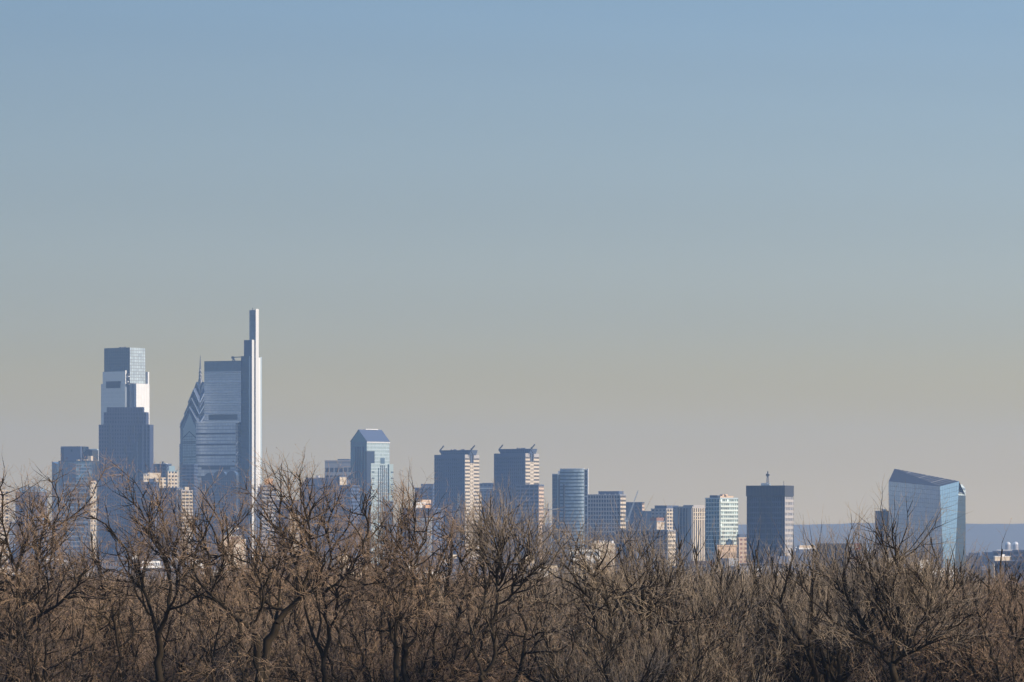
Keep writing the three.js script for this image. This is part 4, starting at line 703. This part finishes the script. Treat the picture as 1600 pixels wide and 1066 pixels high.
// foreground trees: each limb runs through [column, row] marks of the crown as seen from the hill, and strays in depth as real limbs do
function skeletonTree(label, D, style, limbs, o = {}) {
  const { px, base = 1066, r = .42, leaf = 0, per = 1.0, grey } = o, s = D / F, x0 = (px - 800) * s, gy = groundAt(x0, -D);
  const t = thing('bare_tree', label, 'tree', [x0, gy - .2, -D]), S = { ...STYLE[style], leaf }, k = D / 230;
  const at = (q, z) => [(q[0] - 800) * (D - z) / F - x0, EYE + (HORIZON - q[1]) * (D - z) / F - gy + .2, z];
  const trunk = new Wood(), w = { bark: new Wood(), twig: new Wood(), leaf: new Wood(), dense: 2.1 };
  // trunk below the first mark
  const f = at([px, base], 0); limbTo(trunk, [[ran(-.4, .4), 0, ran(-.4, .4)], [f[0] * .6 + ran(-.3, .3), f[1] * .5, 0], f], r * 1.45, r, 9);
  for (let c = 0; c < 8; c++) { const u = c / 8 * 6.28; trunk.tube([[Math.cos(u) * r * 2.3, 0, Math.sin(u) * r * 2.3], [Math.cos(u) * r * 1.2, 1.0, Math.sin(u) * r * 1.2]], [.1, .22], 5); }
  trunk.build('trunk', bark, t);
  const made = [];
  for (const [w0, w1, z1, from, ...pts] of limbs) {
    const m = pts.length, zs = pts[0].z ?? 0, l = new Wood();
    const start = made.reduce((best, q) => q.reduce((b2, [p, z]) => { const e = Math.hypot(p[0] - pts[0][0], p[1] - pts[0][1]); return e < b2[0] ? [e, z] : b2; }, best), [9, 0])[1];
    const path = pts.map((q, i) => [q, start + (z1 - start) * (i / (m - 1)) + (i && i < m - 1 ? ran(-.5, .5) : 0)]); made.push(path);
    const limb = limbTo(l, path.map(([q, z]) => at(q, z)), w0 * s / 2, w1 * s / 2, 7); l.build('limb', bark, t);
    w.cap = Math.max(...limb.pts.map((q) => q[1])) + ran(.5, 1.3); clothe(w, limb, S, per, from, k * (o.f ?? 1));
  }
  w.bark.build('branches', bark, t, 'stuff'); w.twig.build('twigs', grey ? frontTwigsGrey : frontTwigs, t, 'stuff'); w.leaf.build('withered_leaves', dryLeaf, t, 'stuff');
  return t;
}
seed = 77;
skeletonTree('bare russet-twigged tree with a thick low limb running off the left edge', 225, 'oak', [
  [11, 7, .5, .9, [40, 1066], [39, 1020], [40, 990]], [8, 4, -2, .3, [39, 990], [22, 995], [0, 992], [-30, 970]], [6, 2.5, 2, .3, [40, 988], [62, 965], [86, 946], [115, 925], [135, 890]],
  [6, 2, -1, .2, [39, 992], [34, 950], [28, 915], [27, 890], [36, 850], [30, 815]], [4, 1.5, 1, .2, [27, 900], [12, 912], [0, 930], [-20, 900]], [4, 1.5, 3, .1, [28, 890], [10, 850], [4, 815], [2, 770], [3, 748]], [3.5, 1.5, -3, .1, [30, 880], [50, 845], [52, 812], [46, 790]], [3.5, 1.4, 1, .2, [62, 965], [75, 920], [60, 880], [64, 845]]], { px: 40, leaf: .5, per: 1.15 });
skeletonTree('bare tree with a tall thin leader in front of the two-tier glass tower', 245, 'oak', [
  [7, 6, 0, .9, [88, 1066], [88, 1000], [87, 950]], [6, 3, 1, .3, [87, 950], [91, 926], [81, 905], [78, 880], [85, 840]], [3.2, 1.2, 1, .0, [85, 840], [80, 822], [90, 803], [92, 782], [86, 765], [74, 745]], [2.6, 1.2, -2, .1, [80, 822], [70, 808], [60, 800], [55, 790]],
  [5, 2, 2, .3, [88, 932], [104, 918], [121, 906], [133, 893], [133, 878], [124, 866]], [3, 1.4, -1, .2, [85, 850], [98, 835], [103, 815], [110, 800]], [4, 1.5, 2, .3, [88, 960], [110, 935], [128, 900], [112, 870]], [3, 1.4, -2, .2, [79, 890], [60, 868], [50, 840], [42, 815]]], { px: 88, leaf: .45, per: 1.15, r: .3 });
skeletonTree('slim forked bare tree left of the big spreading tree', 235, 'oak', [
  [7, 5, 0, .9, [192, 1066], [186, 1030], [183, 1005]], [5, 2, 1, .3, [183, 1005], [178, 960], [165, 928], [158, 905], [152, 880], [145, 855], [142, 832]], [4, 1.6, -1, .3, [184, 1012], [200, 1000], [213, 980], [218, 962], [205, 955]], [3.5, 1.5, 1, .2, [179, 962], [186, 945], [187, 930], [182, 918], [190, 890]], [3.5, 1.4, -2, .2, [166, 930], [150, 925], [138, 915], [128, 890]], [4, 1.6, 2, .2, [180, 985], [163, 965], [140, 950], [120, 945]]], { px: 192, leaf: .4, per: 1.0, r: .3 });
skeletonTree('big spreading dark bare tree, its wide crown covering the stepped dark tower base', 225, 'oak', [
  [13, 10, 0, .95, [250, 1066], [248, 1025], [246, 992]], [9, 6, 1, .8, [246, 992], [256, 968], [264, 950]], [6, 2, 0, .25, [264, 950], [266, 930], [264, 900], [256, 870], [241, 845], [226, 825], [203, 808]], [5, 1.8, 2, .2, [264, 950], [277, 926], [276, 900], [285, 865], [299, 835], [303, 812]],
  [6, 2, -2, .25, [246, 992], [237, 960], [226, 920], [210, 880], [190, 850], [165, 822], [138, 806]], [4, 1.5, -1, .1, [265, 905], [262, 862], [258, 830], [251, 800], [242, 774]], [4, 1.6, 3, .3, [266, 952], [288, 948], [303, 936], [316, 926], [340, 915]], [4, 1.5, 2, .1, [277, 900], [272, 860], [276, 830], [270, 795]], [3.6, 1.4, -3, .1, [225, 918], [205, 905], [185, 870], [178, 840], [168, 822]], [3.5, 1.4, -1, .1, [240, 846], [222, 800], [205, 785], [190, 775]], [3, 1.2, 1, .1, [255, 868], [232, 812], [222, 785], [230, 765]], [4, 1.5, 3, .2, [238, 962], [222, 945], [205, 900], [196, 868]]], { px: 250, leaf: .35, per: 1.1, r: .5 });
skeletonTree('bare tree with a long arching limb reaching left, beneath the tallest tower', 215, 'oak', [
  [14, 11, 0, .95, [404, 1066], [402, 1030], [398, 992]], [9, 5, -1, .5, [398, 992], [384, 978], [362, 960], [342, 942], [326, 926]], [4.5, 1.6, -2, .1, [326, 926], [312, 910], [302, 885], [306, 860], [322, 830], [335, 800], [334, 785]], [5, 2, 1, .2, [386, 979], [404, 962], [412, 940], [406, 912], [392, 886], [372, 874], [352, 866]], [4, 1.5, 0, .1, [352, 866], [343, 856], [350, 832], [346, 812], [330, 790], [318, 778]],
  [3.4, 1.3, 2, .1, [328, 928], [345, 890], [350, 868], [338, 845]], [4, 1.5, 3, .2, [404, 925], [420, 905], [415, 880], [398, 862], [388, 840]], [5, 2, 2, .3, [372, 968], [375, 1000], [370, 1030], [380, 1066]], [3.5, 1.5, -2, .2, [352, 866], [330, 870], [318, 850], [300, 840]]], { px: 404, leaf: .3, per: 1.0, r: .5 });
skeletonTree('leaning dark bare tree with a split bole, crown over the orange-topped block', 220, 'oak', [
  [16, 12, 0, .95, [412, 1066], [416, 1015], [432, 975]], [11, 7, 0, .8, [432, 975], [450, 952], [468, 934]], [6, 2.5, -1, .4, [468, 934], [466, 908], [462, 884]], [4.5, 1.6, -1, .1, [462, 884], [455, 868], [448, 850], [438, 830], [422, 816], [404, 797]], [4.5, 1.6, 1, .1, [462, 884], [472, 855], [469, 825], [480, 795], [486, 768]], [5, 1.8, 2, .2, [468, 932], [478, 900], [485, 850], [482, 820], [492, 785]],
  [3.5, 1.3, -2, .1, [440, 832], [437, 808], [424, 780], [428, 757]], [5, 2, -3, .3, [432, 976], [436, 930], [433, 890], [438, 860], [425, 840]], [4, 1.5, 3, .2, [470, 930], [492, 918], [505, 890], [508, 862]], [3.2, 1.2, 0, .1, [470, 826], [456, 790], [452, 765], [440, 742]], [3, 1.2, 2, .0, [482, 822], [470, 780], [472, 755], [462, 738]], [5, 2, 1, .2, [450, 955], [425, 950], [405, 920], [396, 890]]], { px: 412, leaf: .4, per: 1.25, r: .62 });
skeletonTree('bare tree with a deep V of upright limbs left of the gable-roofed tower', 225, 'oak', [
  [8, 7, 0, .95, [506, 1066], [505, 1045], [505, 1028]], [7, 5, -1, .8, [505, 1028], [496, 1004], [485, 980]], [4.5, 2, -2, .3, [485, 980], [478, 955], [478, 930], [470, 900]], [7, 5, 1, .7, [505, 1030], [513, 1000], [510, 965], [505, 930]], [5, 1.6, 0, .1, [505, 930], [503, 905], [513, 890], [518, 862], [511, 832], [519, 800], [524, 772]],
  [5, 2, 2, .2, [505, 930], [520, 918], [538, 902], [553, 880], [566, 864]], [4, 1.4, 2, .1, [566, 864], [572, 842], [575, 815], [565, 790], [572, 772]], [4.5, 1.6, 3, .2, [512, 985], [525, 958], [530, 920], [545, 895], [562, 868]], [4, 1.6, -1, .3, [495, 1002], [500, 960], [494, 920], [498, 880], [492, 850], [500, 820]], [3.4, 1.3, 1, .1, [518, 862], [530, 845], [545, 820], [548, 795]], [3, 1.3, -2, .1, [512, 835], [500, 810], [495, 790]], [3.5, 1.5, 3, .3, [540, 902], [570, 915], [600, 905], [615, 890]]], { px: 506, leaf: .25, per: 1.1, r: .36 });
skeletonTree('bare tree with two trunks and an upswept crown right of the gable-roofed tower', 230, 'oak', [
  [9, 8, 0, .95, [635, 1066], [632, 1035], [631, 1005]], [6, 2, 1, .3, [631, 1005], [623, 965], [623, 942], [606, 920], [592, 902], [580, 880], [568, 866]], [6, 3, 0, .4, [632, 1015], [648, 1000], [655, 972], [660, 955]], [5, 1.7, 0, .15, [660, 955], [655, 930], [648, 905], [640, 880], [624, 856], [612, 838], [600, 822]], [3.4, 1.3, 2, .1, [645, 886], [656, 864], [647, 840], [648, 800], [650, 772]],
  [4.5, 1.6, -2, .2, [660, 955], [672, 940], [684, 928], [680, 905], [670, 890]], [3.4, 1.3, -1, .1, [625, 945], [637, 905], [632, 870], [622, 850], [610, 800], [598, 780]], [3.2, 1.2, 2, .1, [592, 902], [606, 880], [614, 850], [606, 815]], [3, 1.2, -2, .1, [636, 872], [625, 830], [640, 790], [634, 762]], [3, 1.2, 1, .1, [640, 880], [662, 850], [668, 815], [690, 800]]], { px: 635, leaf: .25, per: 1.05, r: .36 });
skeletonTree('straight dark bole left of the two-trunked bare tree, cut short by its own branches', 228, 'oak', [
  [9, 8, 0, .9, [619, 1066], [621, 1030], [620, 1012]], [5, 1.8, -2, .2, [620, 1012], [608, 985], [600, 955], [590, 930], [588, 905]], [4, 1.6, 2, .2, [620, 1010], [616, 975], [624, 955], [612, 925]]], { px: 619, leaf: .25, per: 1.1, r: .36 });
skeletonTree('bare tree with a low fork and ascending crooked limbs below the left twin tower', 235, 'oak', [
  [9, 8, 0, .95, [681, 1066], [682, 1040], [683, 1018]], [8, 5, 0, .6, [683, 1018], [700, 1000], [712, 980], [720, 956], [728, 930]], [4, 1.5, -1, .15, [728, 930], [727, 902], [720, 880], [706, 852], [700, 838], [690, 820]], [3, 1.2, 1, .05, [720, 880], [735, 862], [745, 840], [742, 815]], [6, 2, 2, .3, [683, 1022], [715, 1004], [735, 990], [748, 965], [758, 935], [757, 900], [752, 870], [760, 840]], [4, 1.6, -2, .2, [683, 1020], [664, 1010], [660, 1000], [668, 985], [666, 965]], [3, 1.3, -2, .1, [728, 930], [745, 915], [775, 910]], [3, 1.2, 1, .2, [720, 960], [700, 930], [690, 900], [664, 885]]], { px: 681, leaf: .2, per: 1.0, r: .36 });
skeletonTree('fine-twigged bare tree with a fan-shaped crown before the right twin tower', 220, 'vase', [
  [8, 7, 0, .95, [749, 1066], [752, 1058], [758, 1052]], [7, 5, 0, .5, [758, 1052], [770, 1030], [771, 1000], [768, 980], [776, 945]], [4.5, 1.8, 0, .15, [776, 945], [776, 905], [779, 870], [772, 840], [762, 820], [754, 793]], [4, 1.5, 2, .1, [777, 945], [798, 932], [824, 906], [850, 880]], [4, 1.4, 1, .1, [779, 915], [792, 890], [806, 868], [820, 842], [828, 812]], [3.4, 1.3, -2, .1, [778, 880], [782, 850], [790, 820], [802, 795]], [3.2, 1.3, -1, .1, [777, 905], [762, 880], [752, 850], [748, 825]],
  [5, 2.5, -1, .4, [754, 1056], [744, 1030], [739, 1000], [740, 985], [748, 962]], [3.4, 1.3, -2, .2, [748, 962], [757, 930], [758, 900], [752, 880], [755, 860]], [3.2, 1.3, 2, .1, [800, 930], [812, 880], [838, 850], [845, 825]], [3, 1.2, 0, .1, [777, 925], [795, 905], [815, 885], [838, 860]]], { px: 749, per: 1.45, r: .34, grey: true });
skeletonTree('straight bare tree with a few long side limbs left of the dark spreading tree', 235, 'oak', [
  [8, 6, 0, .9, [805, 1066], [815, 1036], [819, 1014]], [5, 2.5, 0, .4, [819, 1014], [821, 980], [815, 960], [808, 948], [812, 932]], [4, 1.6, 1, .2, [818, 1020], [840, 1018], [872, 1016], [895, 1000]], [3, 1.3, -1, .2, [812, 950], [830, 945], [855, 940]], [3.5, 1.4, 2, .2, [820, 1002], [840, 992], [870, 988], [890, 975]], [3, 1.3, -2, .2, [820, 995], [800, 985], [790, 960], [796, 930]]], { px: 805, per: .9, r: .34, grey: true });
skeletonTree('dark spreading bare tree under the teal glass tower, limbs fanning left', 225, 'oak', [
  [10, 9, 0, .95, [955, 1066], [951, 1035], [952, 1000]], [7, 4, 0, .4, [952, 1000], [955, 972], [948, 940]], [5, 1.7, -1, .15, [948, 940], [936, 915], [925, 900], [912, 885], [900, 862], [905, 836]], [4.5, 1.6, 2, .2, [955, 975], [962, 945], [976, 930], [983, 912], [975, 890]], [5, 1.8, 1, .2, [952, 1002], [936, 985], [929, 950], [914, 925], [890, 912], [866, 898], [843, 884]], [6, 3, -2, .4, [953, 1058], [930, 1030], [904, 1010], [894, 985]], [3.4, 1.3, 1, .1, [928, 902], [942, 875], [950, 850]], [3.2, 1.3, -2, .1, [915, 888], [885, 870], [880, 845]], [3.4, 1.3, 2, .15, [912, 925], [890, 890], [868, 868], [845, 862]], [3, 1.2, -1, .1, [949, 942], [938, 890], [925, 865]]], { px: 955, per: 1.15, r: .4, grey: true });
skeletonTree('bare tree with twin steep limbs before the long dark low block', 230, 'vase', [
  [8, 7, 0, .95, [994, 1066], [995, 1035], [1002, 995]], [5, 2, 0, .2, [1002, 995], [1006, 970], [1000, 940], [1004, 920], [1014, 890], [1010, 860]], [4.5, 1.6, 2, .2, [1003, 990], [1025, 976], [1048, 970], [1058, 985], [1050, 1005], [1025, 1026], [1005, 1040]], [4, 1.5, -1, .1, [1003, 975], [990, 945], [980, 925], [985, 895], [975, 868]], [3.5, 1.4, 1, .1, [1006, 968], [1018, 945], [1026, 915], [1030, 880]], [3, 1.2, -2, .1, [1004, 920], [995, 890], [1000, 862], [992, 840]], [3, 1.2, 2, .1, [1015, 950], [1040, 930], [1048, 900]]], { px: 994, per: 1.3, r: .34, grey: true });
skeletonTree('broad bare tree with radiating fine limbs in front of the faceted mirror tower', 215, 'vase', [
  [12, 10, 0, .95, [1398, 1066], [1396, 1050], [1394, 1040]], [6, 2, 0, .2, [1394, 1040], [1400, 1000], [1388, 960], [1378, 920], [1386, 885], [1382, 850], [1370, 825]], [6, 2, -2, .2, [1394, 1042], [1370, 1010], [1345, 970], [1320, 930], [1300, 905], [1268, 890]], [6, 2, 2, .2, [1396, 1042], [1420, 1010], [1445, 965], [1450, 935], [1440, 905], [1420, 890]], [5, 1.8, 3, .2, [1398, 1035], [1440, 1010], [1480, 985], [1520, 960]], [5, 1.8, -1, .1, [1396, 1020], [1410, 970], [1420, 930], [1452, 905], [1462, 870], [1455, 840]], [5, 1.8, 1, .15, [1388, 1025], [1350, 1000], [1310, 975], [1270, 940], [1250, 900]], [4, 1.5, -3, .1, [1378, 985], [1355, 930], [1345, 890], [1352, 855]], [4, 1.4, 2, .1, [1386, 890], [1398, 870], [1392, 840], [1400, 815]], [3.6, 1.4, -2, .1, [1330, 945], [1318, 900], [1330, 870], [1322, 840]], [3.6, 1.4, 1, .1, [1432, 985], [1470, 940], [1490, 910], [1492, 880]], [4, 1.5, 0, .1, [1390, 985], [1372, 940], [1362, 890], [1370, 860]]], { px: 1398, per: 1.5, r: .5, grey: true });

// other trees of the front rows: grown from a seed, each with its own height and lean
function growInto(t, H, R, S, per, twigMat, nl, low) {
  const tr = new Wood(), w = { bark: new Wood(), twig: new Wood(), leaf: new Wood() }, fork = H * ran(.42, .52), r = .30 * H / 20, lean = [ran(-.6, .6), ran(-.6, .6)], sd = low ? 5 : 8;
  limbTo(tr, [[0, 0, 0], [lean[0] * .4, fork * .5, lean[1] * .4], [lean[0], fork, lean[1]]], r * 1.35, r, sd);
  if (!low) for (let c = 0; c < 7; c++) { const u = c / 7 * 6.28; tr.tube([[Math.cos(u) * r * 2.3, 0, Math.sin(u) * r * 2.3], [Math.cos(u) * r * 1.1, .9, Math.sin(u) * r * 1.1]], [.08, .2], 4); }
  tr.build('trunk', bark, t);
  const l = new Wood(), limbs = [], D = H - fork - (low ? 1.0 : 1.3);
  for (let c = 0; c < nl; c++) {
    const a = c / nl * 6.28 + ran(-.5, .5), e = c === 0 ? .15 : ran(.35, 1), q = R * e * .78, hh = D * (1 - .28 * e * e) * ran(.86, 1), st = fork * (c === 0 ? 1 : ran(.72, 1)), k = st / fork;
    const P = (u, v) => [lean[0] * k + Math.cos(a) * q * u + ran(-.4, .4), st + (fork + hh - st) * v, lean[1] * k + Math.sin(a) * q * u + ran(-.4, .4)];
    const list = [[lean[0] * k, st, lean[1] * k], P(.3, .2), P(.58, .45), P(.82, .72), P(1, 1)];
    const lm = limbTo(l, list, r * ran(.5, .7), .035, low ? 4 : 6); limbs.push(lm);
    if (!low || c % 2 === 0) { const a2 = a + ran(-.9, .9), b = list[1 + (c % 2)]; limbs.push(limbTo(l, [b, [b[0] + Math.cos(a2) * R * .3, b[1] + D * .16, b[2] + Math.sin(a2) * R * .3], [b[0] + Math.cos(a2) * R * .55, Math.min(H - 2, b[1] + D * .42), b[2] + Math.sin(a2) * R * .55]], r * .34, .03, low ? 4 : 5)); }
  }
  for (const lm of limbs) clothe(w, lm, S, per, .22, 1);
  const ys = w.twig.p.filter((_, i) => i % 3 === 1).sort((a, b) => a - b), peak = ys[Math.floor(ys.length * .99)];   // where the crown ends, a few stray tips aside
  t.scale.setScalar(H / peak);
  l.build('limbs', bark, t); w.bark.build('branches', bark, t, 'stuff'); w.twig.build('twigs', twigMat, t, 'stuff'); w.leaf.build('withered_leaves', dryLeaf, t, 'stuff');
}
seed = 501;
const fronts = [
  [-35, 240, 778, 'oak', { leaf: .4 }, 'bare russet tree cut by the left edge behind the thick low limb'],
  [350, 262, 795, 'oak', { leaf: .35, R: 5 }, 'bare tree behind the arching limb under the tallest tower'],
  [560, 270, 808, 'oak', { leaf: .2 }, 'bare tree right behind the deep V-limbed tree'],
  [690, 275, 830, 'oak', { leaf: .2, R: 5.5 }, 'bare tree below the left twin tower, behind the low forked tree'],
  [868, 268, 848, 'vase', { grey: 1 }, 'grey bare tree below the teal glass tower, left of the dark spreading tree'],
  [1020, 262, 838, 'vase', { grey: 1, R: 5 }, 'grey bare tree at the sunlit end of the long dark low block'],
  [1068, 238, 842, 'vase', { grey: 1, R: 6 }, 'grey upright bare tree below the block with cream vertical piers'],
  [1130, 258, 838, 'vase', { grey: 1, R: 4.5 }, 'narrow grey bare tree below the green balconied tower'],
  [1185, 240, 862, 'vase', { grey: 1, R: 6.5 }, 'grey bare tree below the dark antenna block'],
  [1240, 252, 842, 'vase', { grey: 1, R: 6 }, 'grey bare tree right of the dark antenna block'],
  [1305, 236, 826, 'vase', { grey: 1, R: 6.5 }, 'tall grey bare tree hiding the red square sign'],
  [1352, 258, 828, 'vase', { grey: 1, R: 6.5 }, 'grey bare tree left of the faceted tower wing'],
  [1440, 252, 832, 'vase', { grey: 1, R: 6 }, 'grey bare tree in front of the faceted tower narrow facet'],
  [1500, 240, 862, 'oak', { grey: 1, leaf: .15, R: 6.5 }, 'grey bare tree right of the faceted mirror tower'],
  [1548, 268, 866, 'oak', { leaf: .5, R: 5.5 }, 'russet bare tree left of the cream stone building'],
  [1592, 232, 884, 'oak', { leaf: .55, R: 6.5 }, 'russet bare tree at the right edge below the cream stone building'],
  [1655, 245, 880, 'oak', { leaf: .3 }, 'bare tree reaching in over the right edge'],
];
const more = [[20, 300, 838], [130, 285, 842], [215, 292, 850], [300, 300, 858], [395, 285, 868], [455, 300, 842], [520, 292, 852], [600, 285, 846], [655, 300, 858], [735, 290, 862], [800, 280, 850], [840, 300, 868], [915, 290, 858], [960, 275, 846], [1000, 300, 866], [1045, 284, 852], [1095, 270, 848], [1110, 300, 860], [1160, 285, 862], [1210, 275, 856], [1225, 305, 868], [1275, 285, 850], [1330, 296, 846], [1385, 284, 842], [1415, 270, 836], [1465, 285, 856], [1475, 262, 848], [1520, 298, 872], [1560, 285, 874], [1620, 290, 876]];
{
  const grown = [['oak', { leaf: .35, R: 5.6 }], ['oak', { leaf: .2, R: 5 }], ['oak', { leaf: .5, R: 6.2 }], ['vase', { R: 6, grey: 1 }], ['vase', { R: 5.2, grey: 1 }], ['vase', { R: 6.4, grey: 1 }]].map(([st, o]) => {
    const t = new THREE.Group(); growInto(t, 20, o.R, { ...STYLE[st], leaf: o.leaf ?? 0 }, 1.75, o.grey ? frontTwigsGrey : frontTwigs, 8, 0); return { t, st, n: 0 };
  });
  const plant = (px, D, top, st, label, group) => {
    const kin = grown.filter((g) => g.st === st), g = kin[Math.floor(rnd() * kin.length)], s = D / F, x = (px - 800) * s, gy = groundAt(x, -D), k = (EYE + (HORIZON - top) * s - gy) / 20 * g.t.scale.y;
    const c = g.t.clone(); c.name = numbered('bare_tree'); c.position.set(x, gy - .2, -D); c.rotation.y = ran(0, 6.28); c.scale.set(k * ran(.95, 1.1), k, k * ran(.95, 1.1)); c.userData = { label, category: 'tree' }; if (group) c.userData.group = group; scene.add(c);
  };
  for (const [px, D, top, st, o, label] of fronts) plant(px, D, top + (px > 980 && px < 1260 ? 8 : px > 820 ? 16 : 10), st, label);
  for (let i = 0; i < 27; i++) { const px = -30 + i * 63 + ran(-20, 20), D = ran(222, 262); plant(px, D, ran(915, 975), px > 830 && px < 1500 ? (rnd() < .75 ? 'vase' : 'oak') : (rnd() < .9 ? 'oak' : 'vase'), 'lower bare tree filling the front row ' + landmark(px), 'lower bare trees of the front row'); }
  for (const [px, D, top] of more) plant(px, D, top + (px < 820 ? 36 : 32) + (px > 1480 ? 6 : 0), px > 820 && px < 1510 ? 'vase' : 'oak', 'bare tree right behind the front row ' + landmark(px), 'bare trees packed in the wood');
}

// the wood behind: a few grown forms, the nearer trees copied one by one, the far mass as one
seed = 902;
{
  const forms = [];
  for (let k = 0; k < 6; k++) {
    const t = new THREE.Group(); growInto(t, 20, 6.2, { ...STYLE.far, leaf: k % 3 === 0 ? .5 : .12 }, .72, k % 2 ? twigs : twigsGrey, 6, 1); forms.push(t);
  }
  const rows = [];
  for (let d = 282; d < 1330; d += d < 420 ? 8 : 11.5) {
    const half = 800 / F * d + 22, gap = 10.8;
    for (let x = -half + ran(0, gap); x < half; x += gap * ran(.7, 1.3)) {
      const px = 800 + x / d * F; if (rnd() < .04) continue;
      rows.push([x, -d + ran(-3.5, 3.5), d, px]);
    }
  }
  const near = rows.slice(0, 190), far = rows.slice(190);
  const height = (x, d, px) => { const row = (d < 340 ? 926 : 908) + ran(-20, 18) + 6 * Math.sin(px / 43 + d / 37) - (d < 400 && px < 620 ? 6 : 0) + (px > 1480 ? 10 : 0), top = EYE + (HORIZON - row) * d / F; return clamp(top - groundAt(x, -d), 12, 27); };
  near.forEach(([x, z, d, px], i) => {
    const kin = Math.floor(rnd() * forms.length), f = forms[kin].clone(), g = f.scale.y, h = height(x, d, px), k = h / 20;
    f.name = numbered('bare_tree'); f.position.set(x, groundAt(x, z) - .15, z); f.rotation.y = ran(0, 6.28); f.scale.set(k * g * ran(.9, 1.15), k * g, k * g * ran(.9, 1.15));
    f.userData = { label: (kin % 2 ? 'russet-brown' : 'grey-brown') + ' bare tree ' + (d < 300 ? 'in the first' : d < 318 ? 'in a middle' : 'in a farther') + ' row of the wood ' + landmark(px), category: 'tree', group: 'bare trees packed in the wood' };
    scene.add(f);
  });
  // far mass: one object, the forms instanced under it
  const mass = new THREE.Group(); mass.name = 'far_wood'; mass.userData = { kind: 'stuff', label: 'brown mass of bare treetops below the city', category: 'wood' }; scene.add(mass);
  const lots = forms.map(() => []), m4 = new THREE.Matrix4(), q = new THREE.Quaternion(), up = new THREE.Vector3(0, 1, 0);
  for (const [x, z, d, px] of far) { const n = Math.floor(rnd() * forms.length), h = height(x, d, px), k = h / 20 * forms[n].scale.y; lots[n].push(new THREE.Matrix4().compose(new THREE.Vector3(x, groundAt(x, z) - .15, z), q.setFromAxisAngle(up, ran(0, 6.28)).clone(), new THREE.Vector3(k * ran(.95, 1.3), k, k * ran(.95, 1.3)))); }
  forms.forEach((f, i) => f.children.forEach((c) => {
    const im = new THREE.InstancedMesh(c.geometry, c.material, lots[i].length); im.name = c.name; im.castShadow = im.receiveShadow = true; im.userData.kind = 'stuff';
    lots[i].forEach((m, j) => im.setMatrixAt(j, m)); mass.add(im);
  }));
  console.log('trees', near.length, far.length);
}
if (0) { const seen = new Set(); let tri = 0, all = 0, c = {}; scene.traverse((o) => { if (!o.isMesh || o.isInstancedMesh) return; const n = (o.geometry.index ? o.geometry.index.count : o.geometry.attributes.position.count) / 3; all += n; if (seen.has(o.geometry)) return; seen.add(o.geometry); tri += n; let p = o; while (p.parent !== scene) p = p.parent; const k = p.name.replace(/_\d+$/, ''); c[k] = (c[k] ?? 0) + n; if (k === 'bare_tree') c[p.name] = (c[p.name] ?? 0) + n; }); console.log('triangles', all, tri, c); }
renderer.render(scene, camera);
